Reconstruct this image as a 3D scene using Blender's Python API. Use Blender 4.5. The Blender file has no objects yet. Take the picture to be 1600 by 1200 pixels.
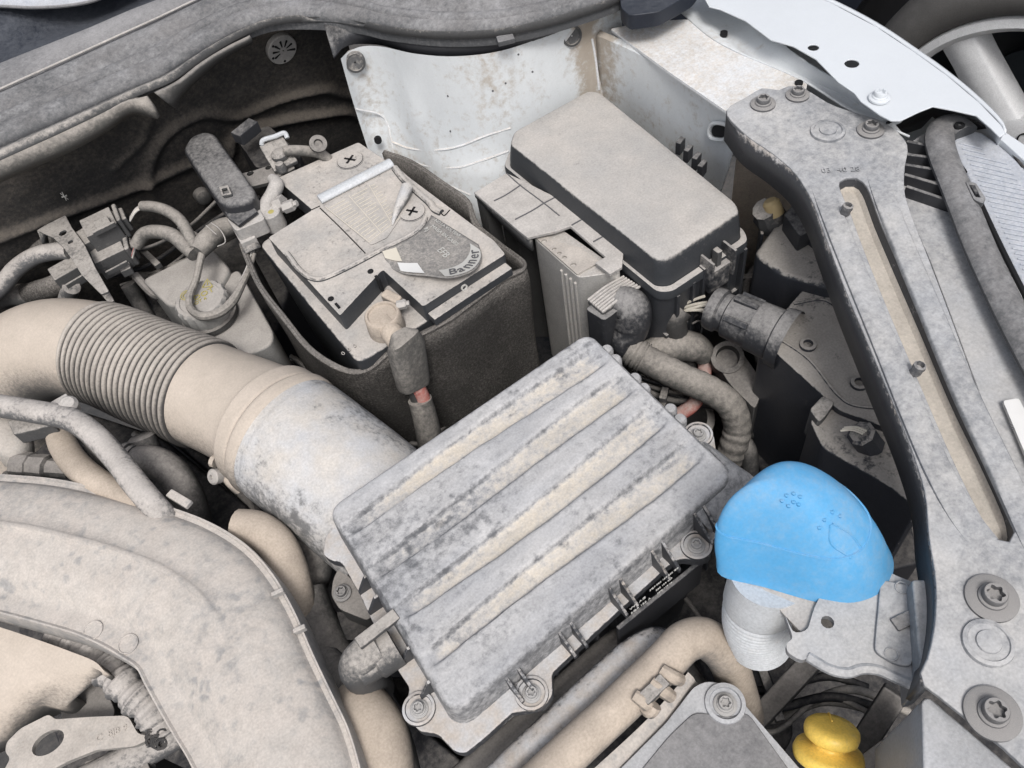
import bpy, bmesh, math, random
from mathutils import Vector, Matrix, noise
random.seed(7)
scene = bpy.context.scene
COL = scene.collection

# ---------------------------------------------------------------- camera
PITCH, ROLL, YAW, FPX = math.radians(53.31085), math.radians(12.30124), math.radians(26.54169), 1295.0
CAM = Vector((0.0, 0.0, 1.4))
_cy, _sy = math.cos(YAW), math.sin(YAW)
FWD = Vector((_sy*math.cos(PITCH), _cy*math.cos(PITCH), -math.sin(PITCH)))
_r = Vector((_cy, -_sy, 0)); _d = FWD.cross(_r)
RGT = math.cos(ROLL)*_r + math.sin(ROLL)*_d
DWN = -math.sin(ROLL)*_r + math.cos(ROLL)*_d
cam = bpy.data.cameras.new('camera'); cam_ob = bpy.data.objects.new('camera', cam); COL.objects.link(cam_ob)
cam.sensor_width = 36.0; cam.lens = 36.0*FPX/1600.0; cam.clip_start = 0.02; cam.clip_end = 200
cam_ob.matrix_world = Matrix(((RGT.x, -DWN.x, -FWD.x, CAM.x), (RGT.y, -DWN.y, -FWD.y, CAM.y),
                              (RGT.z, -DWN.z, -FWD.z, CAM.z), (0, 0, 0, 1)))
scene.camera = cam_ob

# ---------------------------------------------------------------- sky, sun, exposure (bright overcast)
SUN_EL, SUN_AZ = math.radians(58), math.radians(205)      # azimuth clockwise from +Y
world = bpy.data.worlds.new('World'); scene.world = world; world.use_nodes = True
nt = world.node_tree; nt.nodes.clear()
wo = nt.nodes.new('ShaderNodeOutputWorld'); bg = nt.nodes.new('ShaderNodeBackground')
sky = nt.nodes.new('ShaderNodeTexSky'); sky.sky_type = 'NISHITA'; sky.sun_disc = False
sky.sun_elevation = SUN_EL; sky.sun_rotation = SUN_AZ; sky.dust_density = 4.0; sky.air_density = 1.0
hs = nt.nodes.new('ShaderNodeHueSaturation'); hs.inputs['Saturation'].default_value = 0.42
nt.links.new(sky.outputs[0], hs.inputs['Color']); nt.links.new(hs.outputs[0], bg.inputs[0])
bg.inputs[1].default_value = 0.12; nt.links.new(bg.outputs[0], wo.inputs[0])
sun = bpy.data.lights.new('sun', 'SUN'); sun.energy = 1.5; sun.angle = math.radians(16); sun.color = (1.0, 0.985, 0.965)
sun_ob = bpy.data.objects.new('sun', sun); COL.objects.link(sun_ob)
_sd = Vector((math.sin(SUN_AZ)*math.cos(SUN_EL), math.cos(SUN_AZ)*math.cos(SUN_EL), math.sin(SUN_EL)))
sun_ob.rotation_euler = _sd.to_track_quat('Z', 'Y').to_euler(); sun_ob.location = _sd*5
vs = scene.view_settings; vs.view_transform = 'Standard'; vs.look = 'None'; vs.gamma = 1.0
vs.use_curve_mapping = False; vs.exposure = 0.36

# ---------------------------------------------------------------- measuring: photo pixel + known plane -> place in the bay
def ray(px, py): return RGT*((px-800)/FPX) + DWN*((py-600)/FPX) + FWD
def W(px, py, z):
    d = ray(px, py); return CAM + d*((z-CAM.z)/d.z)
def WX(px, py, x):
    d = ray(px, py); return CAM + d*((x-CAM.x)/d.x)
def WY(px, py, y):
    d = ray(px, py); return CAM + d*((y-CAM.y)/d.y)
def S(p): return (p-CAM).dot(FWD)/FPX              # metres per photo pixel at p
def WL(lst, z=None): return [W(a[0], a[1], a[2] if len(a) > 2 else z) for a in lst]
def V(*a): return Vector(a)
UP = V(0, 0, 1)

# ---------------------------------------------------------------- curves
def cr(pts, n, closed=False):
    pts = [Vector(p) for p in pts]; m = len(pts)
    if m == 2 and not closed: return [pts[0].lerp(pts[1], i/(n-1)) for i in range(n)]
    seg = m if closed else m-1
    def g(i):
        if closed: return pts[i % m]
        if i < 0: return pts[0]*2-pts[1]
        if i >= m: return pts[-1]*2-pts[-2]
        return pts[i]
    L = [0.0]
    for i in range(seg): L.append(L[-1]+max((g(i+1)-g(i)).length, 1e-7))
    out = []
    cnt = n if closed else n-1
    for k in range(n):
        s = L[-1]*k/cnt; i = 0
        while i < seg-1 and L[i+1] < s: i += 1
        t = (s-L[i])/(L[i+1]-L[i]); p0, p1, p2, p3 = g(i-1), g(i), g(i+1), g(i+2)
        d01, d12, d23 = max((p1-p0).length, 1e-6)**.5, max((p2-p1).length, 1e-6)**.5, max((p3-p2).length, 1e-6)**.5
        m1 = (p2-p1) + d12*((p1-p0)/d01 - (p2-p0)/(d01+d12)); m2 = (p2-p1) + d12*((p3-p2)/d23 - (p3-p1)/(d12+d23))
        a = 2*(p1-p2)+m1+m2; b = -3*(p1-p2)-2*m1-m2
        out.append(((a*t+b)*t+m1)*t+p1)
    return out
def crv(vals, n):
    return [v.x for v in cr_even([V(v, 0, 0) for v in vals], n)]
def cr_even(pts, n):
    m = len(pts); out = []
    for k in range(n):
        s = (m-1)*k/(n-1); i = min(int(s), m-2); out.append(pts[i].lerp(pts[i+1], s-i))
    return out
def fillet(pts, r, n=4):
    out = []; m = len(pts)
    for i in range(m):
        rr = r[i] if isinstance(r, (list, tuple)) else r
        p, a, b = pts[i], pts[i-1], pts[(i+1) % m]
        da, db = a-p, b-p
        if rr <= 0: out.append(p); continue
        ta, tb = min(rr, da.length*.45), min(rr, db.length*.45)
        A, B = p+da.normalized()*ta, p+db.normalized()*tb
        for k in range(n+1):
            t = k/n; out.append(A*(1-t)**2 + p*(2*t*(1-t)) + B*t*t)
    return out

# ---------------------------------------------------------------- objects
class G:                                            # vertices and faces of one mesh, world space
    def __init__(s): s.v = []; s.f = []; s.d = {}
    def add(s, vs, fs):
        o = len(s.v); s.v += [Vector(v) for v in vs]; s.f += [[i+o for i in f] for f in fs]; return s
    def grid(s, rows, cu=False, cv=False, flip=False):
        o = len(s.v); nr, nc = len(rows), len(rows[0])
        for r in rows: s.v += [Vector(p) for p in r]
        for i in range(nr if cv else nr-1):
            for j in range(nc if cu else nc-1):
                q = [o+i*nc+j, o+i*nc+(j+1) % nc, o+((i+1) % nr)*nc+(j+1) % nc, o+((i+1) % nr)*nc+j]
                s.f.append(q[::-1] if flip else q)
        return s
    def ngon(s, pts, flip=False):
        o = len(s.v); s.v += [Vector(p) for p in pts]; q = list(range(o, o+len(pts))); s.f.append(q[::-1] if flip else q); return s
    def box(s, c, ax, ay, az, dx, dy, dz):
        P = []
        for k in (-1, 1):
            for j in (-1, 1):
                for i in (-1, 1): P.append(Vector(c)+ax*(i*dx/2)+ay*(j*dy/2)+az*(k*dz/2))
        return s.add(P, [[0, 2, 3, 1], [4, 5, 7, 6], [0, 1, 5, 4], [2, 6, 7, 3], [0, 4, 6, 2], [1, 3, 7, 5]])
    def lathe(s, o, axis, prof, n=32, star=None):
        axis = Vector(axis).normalized(); a = axis.orthogonal().normalized(); b = axis.cross(a); rows = []
        for r, h in prof:
            rows.append([Vector(o)+axis*h+(a*math.cos(2*math.pi*k/n)+b*math.sin(2*math.pi*k/n))*r for k in range(n)])
        return s.grid(rows, cu=True)
    def tube(s, pts, r, n=16, seg=None, cap=True, closed=False, flat=1.0, upv=None):
        seg = seg or max(8, 6*len(pts)); P = cr(pts, seg, closed)
        if not isinstance(r, (list, tuple)): r = [r]*seg
        elif len(r) != seg: r = crv(r, seg)
        rows = []; nrm = None
        for i in range(seg):
            t = (P[(i+1) % seg]-P[i-1]) if closed else (P[min(i+1, seg-1)]-P[max(i-1, 0)])
            t = t.normalized()
            if upv is not None: nrm = (upv-t*upv.dot(t)).normalized()
            else:
                if nrm is None: nrm = t.orthogonal()
                nrm = (nrm-t*nrm.dot(t)).normalized()
            b = t.cross(nrm)
            rows.append([P[i]+(nrm*math.cos(2*math.pi*k/n)*flat+b*math.sin(2*math.pi*k/n))*r[i] for k in range(n)])
        s.grid(rows, cu=True, cv=closed)
        if cap and not closed:
            s.ngon(rows[0], flip=True); s.ngon(rows[-1])
        return s
    def prism(s, top, zb, taper=0.0):
        n = len(top); c = sum(top, V(0, 0, 0))/n
        bot = []
        for p in top:
            q = Vector((p.x, p.y, zb if not isinstance(zb, (list, tuple)) else zb[0])); dq = (q-c); dq.z = 0
            if taper and dq.length > 1e-6: q = q+dq.normalized()*taper
            bot.append(q)
        o = len(s.v); s.v += [Vector(p) for p in top]+bot
        area = sum(top[i].x*top[(i+1) % n].y-top[(i+1) % n].x*top[i].y for i in range(n))
        A = list(range(o, o+n)); B = list(range(o+n, o+2*n))
        if area < 0: fl = True
        else: fl = False
        s.f.append(A[::-1] if fl else A); s.f.append(B if fl else B[::-1])
        for i in range(n):
            j = (i+1) % n; q = [A[i], B[i], B[j], A[j]]; s.f.append(q[::-1] if fl else q)
        return s
    def plate(s, outline, holes, th, dirv=V(0, 0, -1)):
        bm = bmesh.new(); loops = [outline]+list(holes); ed = []; vl = []
        for L in loops:
            vsx = [bm.verts.new(p) for p in L]; vl.append(vsx)
            for i in range(len(vsx)): ed.append(bm.edges.new((vsx[i], vsx[(i+1) % len(vsx)])))
        bmesh.ops.triangle_fill(bm, edges=ed, use_beauty=True, use_dissolve=False)
        bm.verts.index_update()
        for f in bm.faces:
            f.normal_update()
            if f.normal.dot(dirv) > 0: f.normal_flip()
        o = len(s.v); n = len(bm.verts)
        top = [v.co.copy() for v in bm.verts]; s.v += top+[p+dirv*th for p in top]
        for f in bm.faces:
            ix = [v.index for v in f.verts]; s.f.append([o+i for i in ix]); s.f.append([o+n+i for i in ix[::-1]])
        for vsx in vl:
            for i in range(len(vsx)):
                a, b = vsx[i].index, vsx[(i+1) % len(vsx)].index; s.f.append([o+a, o+n+a, o+n+b, o+b])
        bm.free(); return s

MAT = {}
def setp(o, label=None, cat=None, group=None, kind=None):
    if label: o['label'] = label
    if cat: o['category'] = cat
    if group: o['group'] = group
    if kind: o['kind'] = kind
    return o
def thing(name, label, cat, loc, group=None):
    o = bpy.data.objects.new(name, None); COL.objects.link(o); o.location = Vector(loc); o.empty_display_size = .02
    o['_o'] = list(loc); return setp(o, label, cat, group)
def origin(o): return Vector(o['_o'])
def finish(me, smooth, recalc=True):
    bm = bmesh.new(); bm.from_mesh(me)
    bmesh.ops.remove_doubles(bm, verts=bm.verts, dist=1e-6)
    if recalc: bmesh.ops.recalc_face_normals(bm, faces=bm.faces)
    bm.to_mesh(me); bm.free()
    if smooth:
        for p in me.polygons: p.use_smooth = True
        me.set_sharp_from_angle(angle=math.radians(smooth))
def part(name, g, mat, parent=None, smooth=35, bevel=0, bseg=2, solid=0, sub=0, loc=None, label=None, cat=None, group=None, kind=None, recalc=True, dust=None, sand=None):
    og = origin(parent) if parent is not None else Vector(loc if loc is not None else (sum(g.v, V(0, 0, 0))/len(g.v)))
    me = bpy.data.meshes.new(name)
    me.from_pydata([tuple(v-og) for v in g.v], [], g.f)
    if dust is not None:
        at = me.attributes.new('dust', 'FLOAT', 'POINT')
        for i, v in enumerate(g.v): at.data[i].value = dust(v)
    if sand is not None:
        at = me.attributes.new('sand', 'FLOAT', 'POINT')
        for i, v in enumerate(g.v): at.data[i].value = sand(v)
    finish(me, smooth, recalc)
    me.materials.append(MAT[mat])
    o = bpy.data.objects.new(name, me); COL.objects.link(o)
    o['_o'] = list(og)
    if parent is not None: o.parent = parent
    else: o.location = og
    if solid:
        m = o.modifiers.new('thickness', 'SOLIDIFY'); m.thickness = solid; m.offset = -1
    if bevel:
        m = o.modifiers.new('bevel', 'BEVEL'); m.width = bevel; m.segments = bseg; m.limit_method = 'ANGLE'; m.angle_limit = math.radians(35); m.harden_normals = True
    if sub:
        m = o.modifiers.new('subd', 'SUBSURF'); m.levels = sub; m.render_levels = sub
    return setp(o, label, cat, group, kind)
SHARED = {}
def inst(name, key, build, mat, parent, at, axis=UP, scale=1.0, spin=0.0, smooth=35):
    if key not in SHARED:
        g = build(); me = bpy.data.meshes.new(name); me.from_pydata([tuple(v) for v in g.v], [], g.f); finish(me, smooth); me.materials.append(MAT[mat]); SHARED[key] = me
    o = bpy.data.objects.new(name, SHARED[key]); COL.objects.link(o)
    o.parent = parent; o.location = Vector(at)-origin(parent)
    o.rotation_euler = (Vector(axis).to_track_quat('Z', 'Y').to_matrix() @ Matrix.Rotation(spin, 3, 'Z')).to_euler()
    o.scale = (scale,)*3
    o['_o'] = list(at); return o
def g_bolt(nh=6, washer=1.9, torx=True):
    # unit bolt: head radius 1, z up, seated at 0
    g = G(); n = 48
    g.lathe((0, 0, 0), UP, [(0, -.1), (washer, -.1), (washer, .22), (washer*.93, .3), (1.25, .34), (1.2, .5), (1.0, .6), (1.0, 1.15), (.92, 1.28)], n)
    rows = []
    for r0, h, st in ((.92, 1.28, 0), (.66, 1.28, 1), (.60, .75, 1), (.01, .72, 0)):
        row = []
        for k in range(n):
            a = 2*math.pi*k/n; rr = r0*(1+(.16*math.cos(nh*a) if st else 0)); row.append(V(rr*math.cos(a), rr*math.sin(a), h))
        rows.append(row)
    g.grid(rows, cu=True); return g
def bolt(parent, at, r, axis=UP, mat='bolt', washer=1.9, name='bolt'):
    return inst(name, 'bolt%s%.2f' % (mat, washer), lambda: g_bolt(6, washer), mat, parent, at, axis, r, random.uniform(0, 1))
def text(parent, name, s, at, xd, yd, size, mat, depth=.0003, align='LEFT'):
    cu = bpy.data.curves.new('t', 'FONT'); cu.body = s; cu.size = size; cu.extrude = depth; cu.align_x = align; cu.resolution_u = 2
    ob = bpy.data.objects.new('t', cu); COL.objects.link(ob)
    dg = bpy.context.evaluated_depsgraph_get(); me = bpy.data.meshes.new_from_object(ob.evaluated_get(dg))
    bpy.data.objects.remove(ob); bpy.data.curves.remove(cu)
    xd = Vector(xd).normalized(); yd = Vector(yd); yd = (yd-xd*yd.dot(xd)).normalized(); zd = xd.cross(yd)
    og = origin(parent)
    for v in me.vertices: v.co = Vector(at)-og+xd*v.co.x+yd*v.co.y+zd*v.co.z
    me.materials.clear(); me.materials.append(MAT[mat])
    o = bpy.data.objects.new(name, me); COL.objects.link(o); o.parent = parent; o['_o'] = list(og); return o

# ---------------------------------------------------------------- materials
def dusty(name, base, dust=(.56, .49, .41), amt=.3, up=.5, w1=.25, s1=14, w2=.2, s2=220, sh=.2, rough=.5, spots=0, spot_scale=45,
          dust2=None, metal=0, bump=.25, bdist=.0006, tone=.12, spec=.4, coarse=1.0, fiber=0, sand=None, grain=.20, mott=.16, stretch=None):
    cool = lambda c: (c[0]*.98, c[1]*.992, c[2]*1.03)
    dust = cool(dust); dust2 = cool(dust2) if dust2 else None
    m = bpy.data.materials.new(name); m.use_nodes = True; n = m.node_tree.nodes; L = m.node_tree.links; n.clear()
    def nd(t, **k):
        x = n.new(t)
        for a, b in k.items(): setattr(x, a, b)
        return x
    def mth(op, a, b=None, c=None, clamp=False):
        x = nd('ShaderNodeMath', operation=op, use_clamp=clamp)
        for i, q in enumerate((a, b, c)):
            if q is None: continue
            if isinstance(q, (int, float)): x.inputs[i].default_value = q
            else: L.new(q, x.inputs[i])
        return x.outputs[0]
    out = nd('ShaderNodeOutputMaterial'); bs = nd('ShaderNodeBsdfPrincipled'); L.new(bs.outputs[0], out.inputs[0])
    tc = nd('ShaderNodeTexCoord').outputs['Object']
    tcs = tc
    if stretch:
        mp = nd('ShaderNodeMapping'); mp.inputs['Scale'].default_value = stretch; L.new(tc, mp.inputs['Vector']); tcs = mp.outputs[0]
    def noise_(sc, det, rgh=.6, dist=0.0, c=None):
        x = nd('ShaderNodeTexNoise'); x.inputs['Scale'].default_value = sc; x.inputs['Detail'].default_value = det
        x.inputs['Roughness'].default_value = rgh; x.inputs['Distortion'].default_value = dist; L.new(c or tc, x.inputs['Vector']); return x.outputs['Fac']
    n1 = noise_(s1, 6, .62, .4, tcs); n2 = noise_(s2, 5, .7); n3 = noise_(s1*2.7, 4, .6, 0, tcs); n4 = noise_(520, 2, .6); n5 = noise_(48, 6, .7, .6, tcs)
    sep = nd('ShaderNodeSeparateXYZ'); geo = nd('ShaderNodeNewGeometry'); L.new(geo.outputs['Normal'], sep.inputs[0])
    at = nd('ShaderNodeAttribute', attribute_name='dust')
    v = mth('MULTIPLY_ADD', mth('SUBTRACT', sep.outputs[2], .5), up, amt)
    v = mth('MULTIPLY_ADD', mth('SUBTRACT', n1, .5), 2*w1*2.4, v)
    v = mth('MULTIPLY_ADD', mth('SUBTRACT', n2, .5), 2*w2*2.4, v)
    v = mth('ADD', v, at.outputs['Fac'])
    if spots:
        vo = nd('ShaderNodeTexVoronoi', feature='SMOOTH_F1'); vo.inputs['Scale'].default_value = spot_scale; vo.inputs['Smoothness'].default_value = .25
        vo.inputs['Randomness'].default_value = 1.0
        wv = nd('ShaderNodeVectorMath', operation='MULTIPLY_ADD'); nz = nd('ShaderNodeTexNoise'); nz.inputs['Scale'].default_value = 60; L.new(tc, nz.inputs['Vector'])
        L.new(nz.outputs['Color'], wv.inputs[0]); wv.inputs[1].default_value = (.02, .02, .02); L.new(tc, wv.inputs[2]); L.new(wv.outputs[0], vo.inputs['Vector'])
        sp = nd('ShaderNodeMapRange', interpolation_type='SMOOTHSTEP'); sp.inputs[1].default_value = .15; sp.inputs[2].default_value = .48; sp.inputs[3].default_value = 1; sp.inputs[4].default_value = 0
        L.new(vo.outputs['Distance'], sp.inputs[0])
        gate = nd('ShaderNodeMapRange'); gate.inputs[1].default_value = .42; gate.inputs[2].default_value = .62; L.new(noise_(s1*.9+3, 3), gate.inputs[0])
        v = mth('SUBTRACT', v, mth('MULTIPLY', mth('MULTIPLY', sp.outputs[0], gate.outputs[0]), spots))
    mr = nd('ShaderNodeMapRange', interpolation_type='SMOOTHSTEP'); mr.inputs[1].default_value = .5-sh; mr.inputs[2].default_value = .5+sh; L.new(v, mr.inputs[0])
    mask = mr.outputs[0]
    d2 = dust2 or tuple(c*.84 for c in dust)
    mc = nd('ShaderNodeMix', data_type='RGBA'); mc.inputs[6].default_value = (*d2, 1); mc.inputs[7].default_value = (*dust, 1)
    mq = nd('ShaderNodeMapRange'); mq.inputs[1].default_value = .35; mq.inputs[2].default_value = .65; L.new(n3, mq.inputs[0]); L.new(mq.outputs[0], mc.inputs[0])
    mb = nd('ShaderNodeMix', data_type='RGBA'); mb.inputs[6].default_value = (*[c*(1-tone) for c in base], 1); mb.inputs[7].default_value = (*[min(1, c*(1+tone)) for c in base], 1); L.new(n1, mb.inputs[0])
    mm = nd('ShaderNodeMix', data_type='RGBA'); L.new(mask, mm.inputs[0]); L.new(mb.outputs[2], mm.inputs[6]); L.new(mc.outputs[2], mm.inputs[7])
    colour = mm.outputs[2]
    if sand:
        a2 = nd('ShaderNodeAttribute', attribute_name='sand')
        sv = mth('MULTIPLY_ADD', mth('SUBTRACT', n1, .5), 2.2, a2.outputs['Fac']); sv = mth('MULTIPLY_ADD', mth('SUBTRACT', n2, .5), 1.1, sv)
        sm = nd('ShaderNodeMapRange', interpolation_type='SMOOTHSTEP'); sm.inputs[1].default_value = .26; sm.inputs[2].default_value = .95; L.new(sv, sm.inputs[0])
        ms = nd('ShaderNodeMix', data_type='RGBA'); L.new(sm.outputs[0], ms.inputs[0]); L.new(colour, ms.inputs[6]); ms.inputs[7].default_value = (*sand, 1); colour = ms.outputs[2]
    gr = mth('MULTIPLY_ADD', mth('SUBTRACT', n4, .5), grain*2.6, 1.0); gr = mth('MULTIPLY_ADD', mth('SUBTRACT', n5, .5), mott*2.6, gr)
    gm = nd('ShaderNodeVectorMath', operation='SCALE'); L.new(colour, gm.inputs[0]); L.new(gr, gm.inputs['Scale'])
    L.new(gm.outputs[0], bs.inputs['Base Color'])
    L.new(mth('MULTIPLY_ADD', mask, .94-rough, rough), bs.inputs['Roughness'])
    if metal: L.new(mth('MULTIPLY', mth('SUBTRACT', 1.0, mask), metal), bs.inputs['Metallic'])
    L.new(mth('MULTIPLY_ADD', mask, .08-spec, spec), bs.inputs['Specular IOR Level'])
    bp = nd('ShaderNodeBump'); bp.inputs['Strength'].default_value = bump; bp.inputs['Distance'].default_value = bdist
    L.new(mth('ADD', mth('MULTIPLY', n2, 1.0 if not fiber else 3.0), mth('MULTIPLY', mask, .7)), bp.inputs['Height']); L.new(bp.outputs[0], bs.inputs['Normal'])
    MAT[name] = m; return m
def plain(name, col, rough=.5, metal=0, spec=.5, trans=0):
    m = bpy.data.materials.new(name); m.use_nodes = True; b = m.node_tree.nodes['Principled BSDF']
    b.inputs['Base Color'].default_value = (*col, 1); b.inputs['Roughness'].default_value = rough; b.inputs['Metallic'].default_value = metal; b.inputs['Specular IOR Level'].default_value = spec
    if trans: b.inputs['Subsurface Weight'].default_value = trans; b.inputs['Subsurface Radius'].default_value = (.01, .01, .01)
    nn = m.node_tree.nodes.new('ShaderNodeTexNoise'); nn.inputs['Scale'].default_value = 40; nn.inputs['Detail'].default_value = 5
    tc = m.node_tree.nodes.new('ShaderNodeTexCoord'); m.node_tree.links.new(tc.outputs['Object'], nn.inputs['Vector'])
    mx = m.node_tree.nodes.new('ShaderNodeMix'); mx.data_type = 'RGBA'; mx.inputs[6].default_value = (*[c*.86 for c in col], 1); mx.inputs[7].default_value = (*[min(1, c*1.1) for c in col], 1)
    m.node_tree.links.new(nn.outputs['Fac'], mx.inputs[0]); m.node_tree.links.new(mx.outputs[2], b.inputs['Base Color'])
    MAT[name] = m; return m
TAN, TAN2 = (.58, .515, .445), (.47, .415, .355)
GRY, GRY2 = (.50, .49, .475), (.40, .395, .39)
BLK = (.035, .036, .04)
dusty('airbox', (.115, .118, .125), (.50, .483, .46),   .62, .42, .36, 10, .32, 170, .40, .5, spots=.34, spot_scale=70, dust2=(.39, .385, .38), sand=(.57, .515, .44), stretch=(.4, 1, 1), mott=.28)
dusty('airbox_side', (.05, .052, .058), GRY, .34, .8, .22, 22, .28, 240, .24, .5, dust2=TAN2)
dusty('duct', (.12, .115, .11), (.53, .455, .375), .80, .75, .16, 8, .14, 260, .34, .6, dust2=(.50, .43, .352), grain=.12, mott=.12)
dusty('bellows', (.06, .057, .055), (.47, .42, .36), .50, .7, .1, 9, .1, 300, .4, .6)
dusty('neck', (.17, .17, .17), (.53, .49, .435), .62, .6, .26, 12, .30, 200, .28, .55, spots=.35, spot_scale=50, dust2=GRY, mott=.2)
dusty('engine', (.31, .30, .29), (.52, .465, .405), .62, .4, .26, 13, .32, 120, .42, .6, spots=.48, spot_scale=80, dust2=(.50, .455, .40), mott=.2)
dusty('battery', (.045, .048, .053), (.51, .462, .405), .40, .95, .26, 11, .34, 180, .28, .5, dust2=(.40, .375, .34), mott=.2)
dusty('felt', (.055, .052, .049), (.285, .26, .23), .46, .5, .26, 7, .30, 420, .50, .95, grain=.45, bump=.8, bdist=.0015, spec=.1)
dusty('felt_black', (.034, .033, .033), (.15, .13, .108), .78, .7, .20, 7, .26, 200, .50, .85, bump=.5, bdist=.001, spec=.2)
dusty('seal', (.07, .072, .076), (.30, .292, .282), .38, .5, .2, 9, .22, 200, .4, .6, dust2=(.22, .21, .20))
dusty('fuse', (.04, .043, .048), (.47, .435, .39), .42, 1.1, .24, 7, .22, 240, .30, .5, dust2=(.40, .38, .35), mott=.12)
dusty('fuse_side', (.035, .037, .042), (.36, .335, .305), .33, .6, .26, 18, .3, 180, .28, .45)
dusty('black', (.03, .031, .035), (.30, .285, .265), .20, .6, .26, 16, .22, 240, .36, .45, bump=.1)
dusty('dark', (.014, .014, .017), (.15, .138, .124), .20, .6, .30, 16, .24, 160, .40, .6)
dusty('dark_hose', (.05, .049, .048), (.30, .275, .245), .40, .7, .15, 12, .15, 200, .35, .7)
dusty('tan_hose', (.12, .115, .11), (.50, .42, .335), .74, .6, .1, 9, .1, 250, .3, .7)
dusty('grey_hose', (.11, .11, .112), (.48, .44, .395), .52, .6, .22, 20, .28, 240, .26, .6)
dusty('white_paint', (.62, .64, .65), (.45, .40, .335), .17, .1, .36, 8, .34, 110, .34, .3, grain=.05, mott=.08, stretch=(1, 1, .45), dust2=(.36, .31, .25), bump=.05)
dusty('white_clean', (.62, .645, .67), (.6, .57, .52), -.12, .1, .2, 6, .15, 160, .3, .25, bump=.03, grain=.02, mott=.02)
dusty('white_dusty', (.70, .71, .72), (.62, .56, .48), .40, .5, .26, 8, .2, 180, .3, .45, bump=.08)
dusty('brace', (.17, .177, .19), (.49, .472, .442), .46, .5, .32, 7, .24, 160, .42, .45, dust2=(.41, .408, .402), mott=.15)
dusty('brace_smooth', (.34, .35, .37), (.49, .485, .475), .42, .4, .24, 9, .16, 240, .35, .45)
dusty('sand', (.24, .215, .18), (.52, .468, .395), .80, .3, .14, 14, .2, 300, .25, .9, bump=.6)
dusty('light_body', (.034, .036, .043), (.36, .33, .29), .31, .95, .36, 11, .36, 130, .22, .42)
dusty('aluminium', (.60, .58, .55), (.46, .42, .37), .34, .5, .2, 14, .24, 240, .4, .36, metal=.45)
dusty('steel_dusty', (.5, .48, .45), (.50, .45, .39), .55, .5, .2, 18, .22, 240, .35, .4, metal=.7)
dusty('bolt', (.12, .12, .125), (.36, .34, .315), .42, .5, .2, 40, .26, 300, .3, .45, metal=.3)
dusty('grey_bolt', (.25, .25, .25), (.45, .43, .40), .5, .5, .2, 40, .26, 300, .3, .45)
dusty('clip_grey', (.075, .075, .076), (.42, .385, .34), .40, .6, .2, 24, .25, 240, .3, .55)
dusty('clip_light', (.3, .29, .28), (.50, .465, .42), .64, .5, .2, 24, .2, 240, .3, .6)
dusty('lens', (.36, .385, .43), (.54, .54, .54), .36, .3, .2, 8, .2, 240, .35, .25, bump=.05)
dusty('cloth_tape', (.085, .082, .077), (.37, .335, .29), .50, .5, .14, 14, .2, 220, .4, .85)
dusty('reservoir', (.30, .295, .285), (.44, .405, .36), .5, .9, .1, 9, .12, 240, .35, .4)
dusty('blue', (.085, .335, .61), (.30, .43, .54), .24, .3, .26, 12, .2, 160, .5, .6, bump=.04, tone=.06, grain=.06, mott=.05)
dusty('yellow', (.95, .63, .13), (.62, .47, .28), .14, .1, .34, 26, .3, 140, .3, .4, bump=.05)
dusty('neck_white', (.52, .535, .55), (.5, .47, .43), .08, .1, .3, 16, .2, 160, .3, .4)
dusty('cable_red', (.40, .10, .08), (.5, .38, .33), .5, .4, .2, 30, .2, 200, .35, .5)
dusty('tyre', (.10, .095, .09), (.16, .15, .14), .34, .4, .3, 4, .2, 60, .4, .7)
dusty('rim', (.62, .62, .62), (.55, .5, .45), .0, .2, .2, 4, .1, 90, .4, .35, metal=.0)
dusty('rim_dark', (.03, .036, .042), (.1, .1, .1), .1, .2, .2, 6, .1, 90, .4, .35)
dusty('asphalt', (.05, .05, .05), (.12, .11, .10), .4, .1, .3, 3, .3, 90, .4, .9)
dusty('cowl', (.018, .022, .032), (.10, .105, .115), .22, .5, .2, 8, .2, 160, .4, .4)
dusty('panel_grey', (.10, .10, .105), (.30, .29, .28), .36, .6, .22, 7, .2, 180, .4, .55)
plain('dark_print', (.10, .10, .105), .7); plain('white_print', (.50, .49, .46), .7); plain('pale_print', (.62, .57, .48), .8)
plain('yellow_print', (.42, .36, .12), .7); plain('cream', (.60, .56, .48), .5); plain('sticker', (.72, .71, .69), .6)
plain('orange', (.55, .42, .22), .6); plain('red', (.5, .06, .06), .5); plain('hole', (.004, .004, .005), .9)
# ================================================================= SETTING
g = G(); g.grid([[V(-40, y, 0) for y in (-40, 40)], [V(40, y, 0) for y in (-40, 40)]])
part('ground', g, 'asphalt', loc=(0, 0, 0), kind='structure', smooth=0)

# ---------------- neighbouring car's wheel
WC = W(1595, 262, .35); WN = V(-1, -.10, 0).normalized(); RR = .275
t = thing('parked_car_wheel', 'silver five-spoke alloy wheel with dark tyre on the neighbouring car', 'wheel', (WC.x, WC.y, 0))
def wring(prof, n=96): return G().lathe(WC, WN, prof, n)
part('tyre', wring([(RR*.98, .0), (RR*1.0, .018), (RR*1.05, .03), (RR*1.14, .028), (RR*1.22, .01), (.347, -.02), (.35, -.05), (.35, -.16), (.33, -.2), (RR*.98, -.2)]), 'tyre', t, smooth=50)
rim = part('rim', wring([(RR*.985, .012), (RR*.965, .022), (RR*.93, .018), (RR*.915, .0), (RR*.90, -.05), (RR*.86, -.18), (RR*.5, -.185), (.01, -.185)]), 'rim_dark', t, smooth=40)
part('rim_lip', wring([(RR*.995, .008), (RR*.985, .022), (RR*.94, .026), (RR*.905, .016), (RR*.90, -.01)]), 'rim', t, smooth=60)
wa = UP.cross(WN).normalized(); wb = WN.cross(wa).normalized()
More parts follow.
